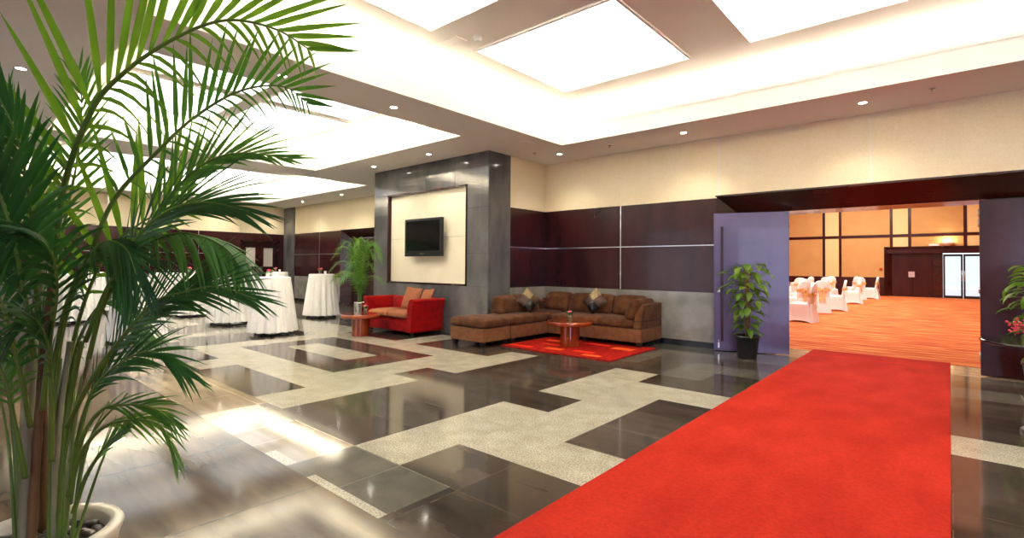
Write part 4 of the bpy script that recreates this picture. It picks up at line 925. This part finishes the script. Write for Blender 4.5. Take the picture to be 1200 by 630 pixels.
# --- pothos on moss poles
def leaf_shape(mb, base, d, nrm, ln, wd, mi=0):
    d = d.normalized(); s_ = d.cross(nrm).normalized(); n_ = s_.cross(d)
    prof = [(0, 0, 0), (.10, .55, .03), (.30, 1, .06), (.55, .85, .06), (.8, .45, 0), (1, 0, -.10)]
    vs = []
    for t, w_, h in prof: vs += [base+d*(ln*t)+s_*(w_*wd)+n_*(h*ln+.12*w_*wd), base+d*(ln*t)+n_*(h*ln-.05*ln), base+d*(ln*t)-s_*(w_*wd)+n_*(h*ln+.12*w_*wd)]
    fs = []
    for q in range(len(prof)-1): o = q*3; fs += [(o, o+1, o+4, o+3), (o+1, o+2, o+5, o+4)]
    mb.add(vs, fs, mi, True)
def pothos(loc, label, seed, htop=1.42, n=95, spread=1):
    rnd = random.Random(seed); o = empty('pothos_plant', loc, label, 'potted plant', 'pothos plants on moss poles')
    mb = MB(); mb.lathe([(.125, 0), (.13, .01), (.165, .31), (.175, .315), (.175, .345), (.16, .345), (.155, .30)], n=36, cap=(True, False)); mb.build('pot', 'black_pot', o)
    mb = MB(); mb.lathe([(.155, .30), (.01, .31)], n=24, cap=(False, True)); mb.build('soil', 'soil', o)
    mb = MB(); mb.tube([(0, 0, .3), (.005, 0, .7), (0, 0, htop-.1)], .032, 12); mb.build('moss_pole', 'moss_pole', o)
    lf = MB(); st = MB()
    for k in range(n):
        z = .36+(htop-.36)*((k+.5)/n)**.8; a = k*2.4+rnd.uniform(-.5, .5)
        rad = (.05+.17*min(1, max(0, (z-.45)/.6)))*rnd.uniform(.5, 1.35)*spread
        if z < .44: rad = .10
        u = V((cos(a), sin(a), 0)); b = u*rad+V((0, 0, z+rnd.uniform(-.03, .03))); st.tube([u*.03+V((0, 0, z-.06)), u*rad*.6+V((0, 0, z)), b], .0035, 5)
        d = (u+V((rnd.uniform(-.5, .5), rnd.uniform(-.5, .5), rnd.uniform(-1.1, -.1)))); leaf_shape(lf, b, d, V((0, 0, 1))+u*.6, rnd.uniform(.12, .19), rnd.uniform(.042, .062))
    lf.build('foliage', 'pothos_leaf', o); st.build('vine', 'palm_stem', o); return o
pothos((-2.31, 8.06, 0), 'leafy pothos in a black pot before the open door with purple sheen', 11)
pothos((.76, 7.95, 0), 'leafy pothos in a black pot behind the dark flower table', 12, spread=1.0)

# --- round dark table with flower arrangement at the right edge
ft = empty('pedestal_table', (.685, 6.04, 0), 'round dark glossy pedestal table holding red flowers beside the doorway', 'table')
mb = MB(); mb.lathe([(.485, .735), (.5, .74), (.5, .755), (.49, .76)], n=56); mb.build('tabletop', 'screen_black', ft)
mb = MB(); mb.tube([(0, 0, .04), (0, 0, .735)], .04, 16); mb.build('column', 'black_metal', ft)
mb = MB(); mb.lathe([(.25, 0), (.25, .02), (.22, .035), (.05, .05)], n=36); mb.build('base', 'black_metal', ft)
fa = empty('flower_arrangement', (.62, 5.92, .76), 'spray of pink and red flowers with leaves on the dark round table', 'flower arrangement')
mb = MB(); mb.lathe([(.07, 0), (.10, .05), (.10, .08), (.08, .09)], n=24); mb.build('bowl', 'black_pot', fa)
rnd = random.Random(8); lf = MB(); fl_ = MB(); sp_ = MB()
for k in range(30):
    a = rnd.random()*6.3; u = V((cos(a), sin(a), rnd.uniform(-.05, .6))); b = V((0, 0, .08))+u*.08; leaf_shape(lf, b, u, V((0, 0, 1)), rnd.uniform(.12, .2), .03)
for k in range(26):
    a = rnd.random()*6.3; u = V((cos(a), sin(a), rnd.uniform(.02, .35))).normalized(); L_ = rnd.uniform(.22, .36); b = V((0, 0, .07)); sp_.tube([b, b+u*L_], .003, 4)
    for q in range(9):
        c = b+u*(L_*(.5+q*.06))+V((rnd.uniform(-.02, .02), rnd.uniform(-.02, .02), rnd.uniform(-.015, .02))); s_ = .011; fl_.rbox(c.x-s_, c.x+s_, c.y-s_, c.y+s_, c.z-s_, c.z+s_, .01, n=1)
lf.build('leaves', 'leaf_green', fa); fl_.build('flower_sprays', 'hot_pink_petal', fa); sp_.build('stems', 'palm_stem', fa)
for k in range(5):
    a = k*1.26+2.6; c = V((.13*cos(a), .13*sin(a), .20+.03*(k % 2))); bl = MB()
    for q in range(12):
        b = q*2.4; rr = .01+.004*q; leaf_shape(bl, c+V((0, 0, -.02)), V((cos(b), sin(b), 1.3-.1*q)), V((cos(b), sin(b), -.3)), .06, .024)
    bl.build('bloom', 'red_petal', fa)
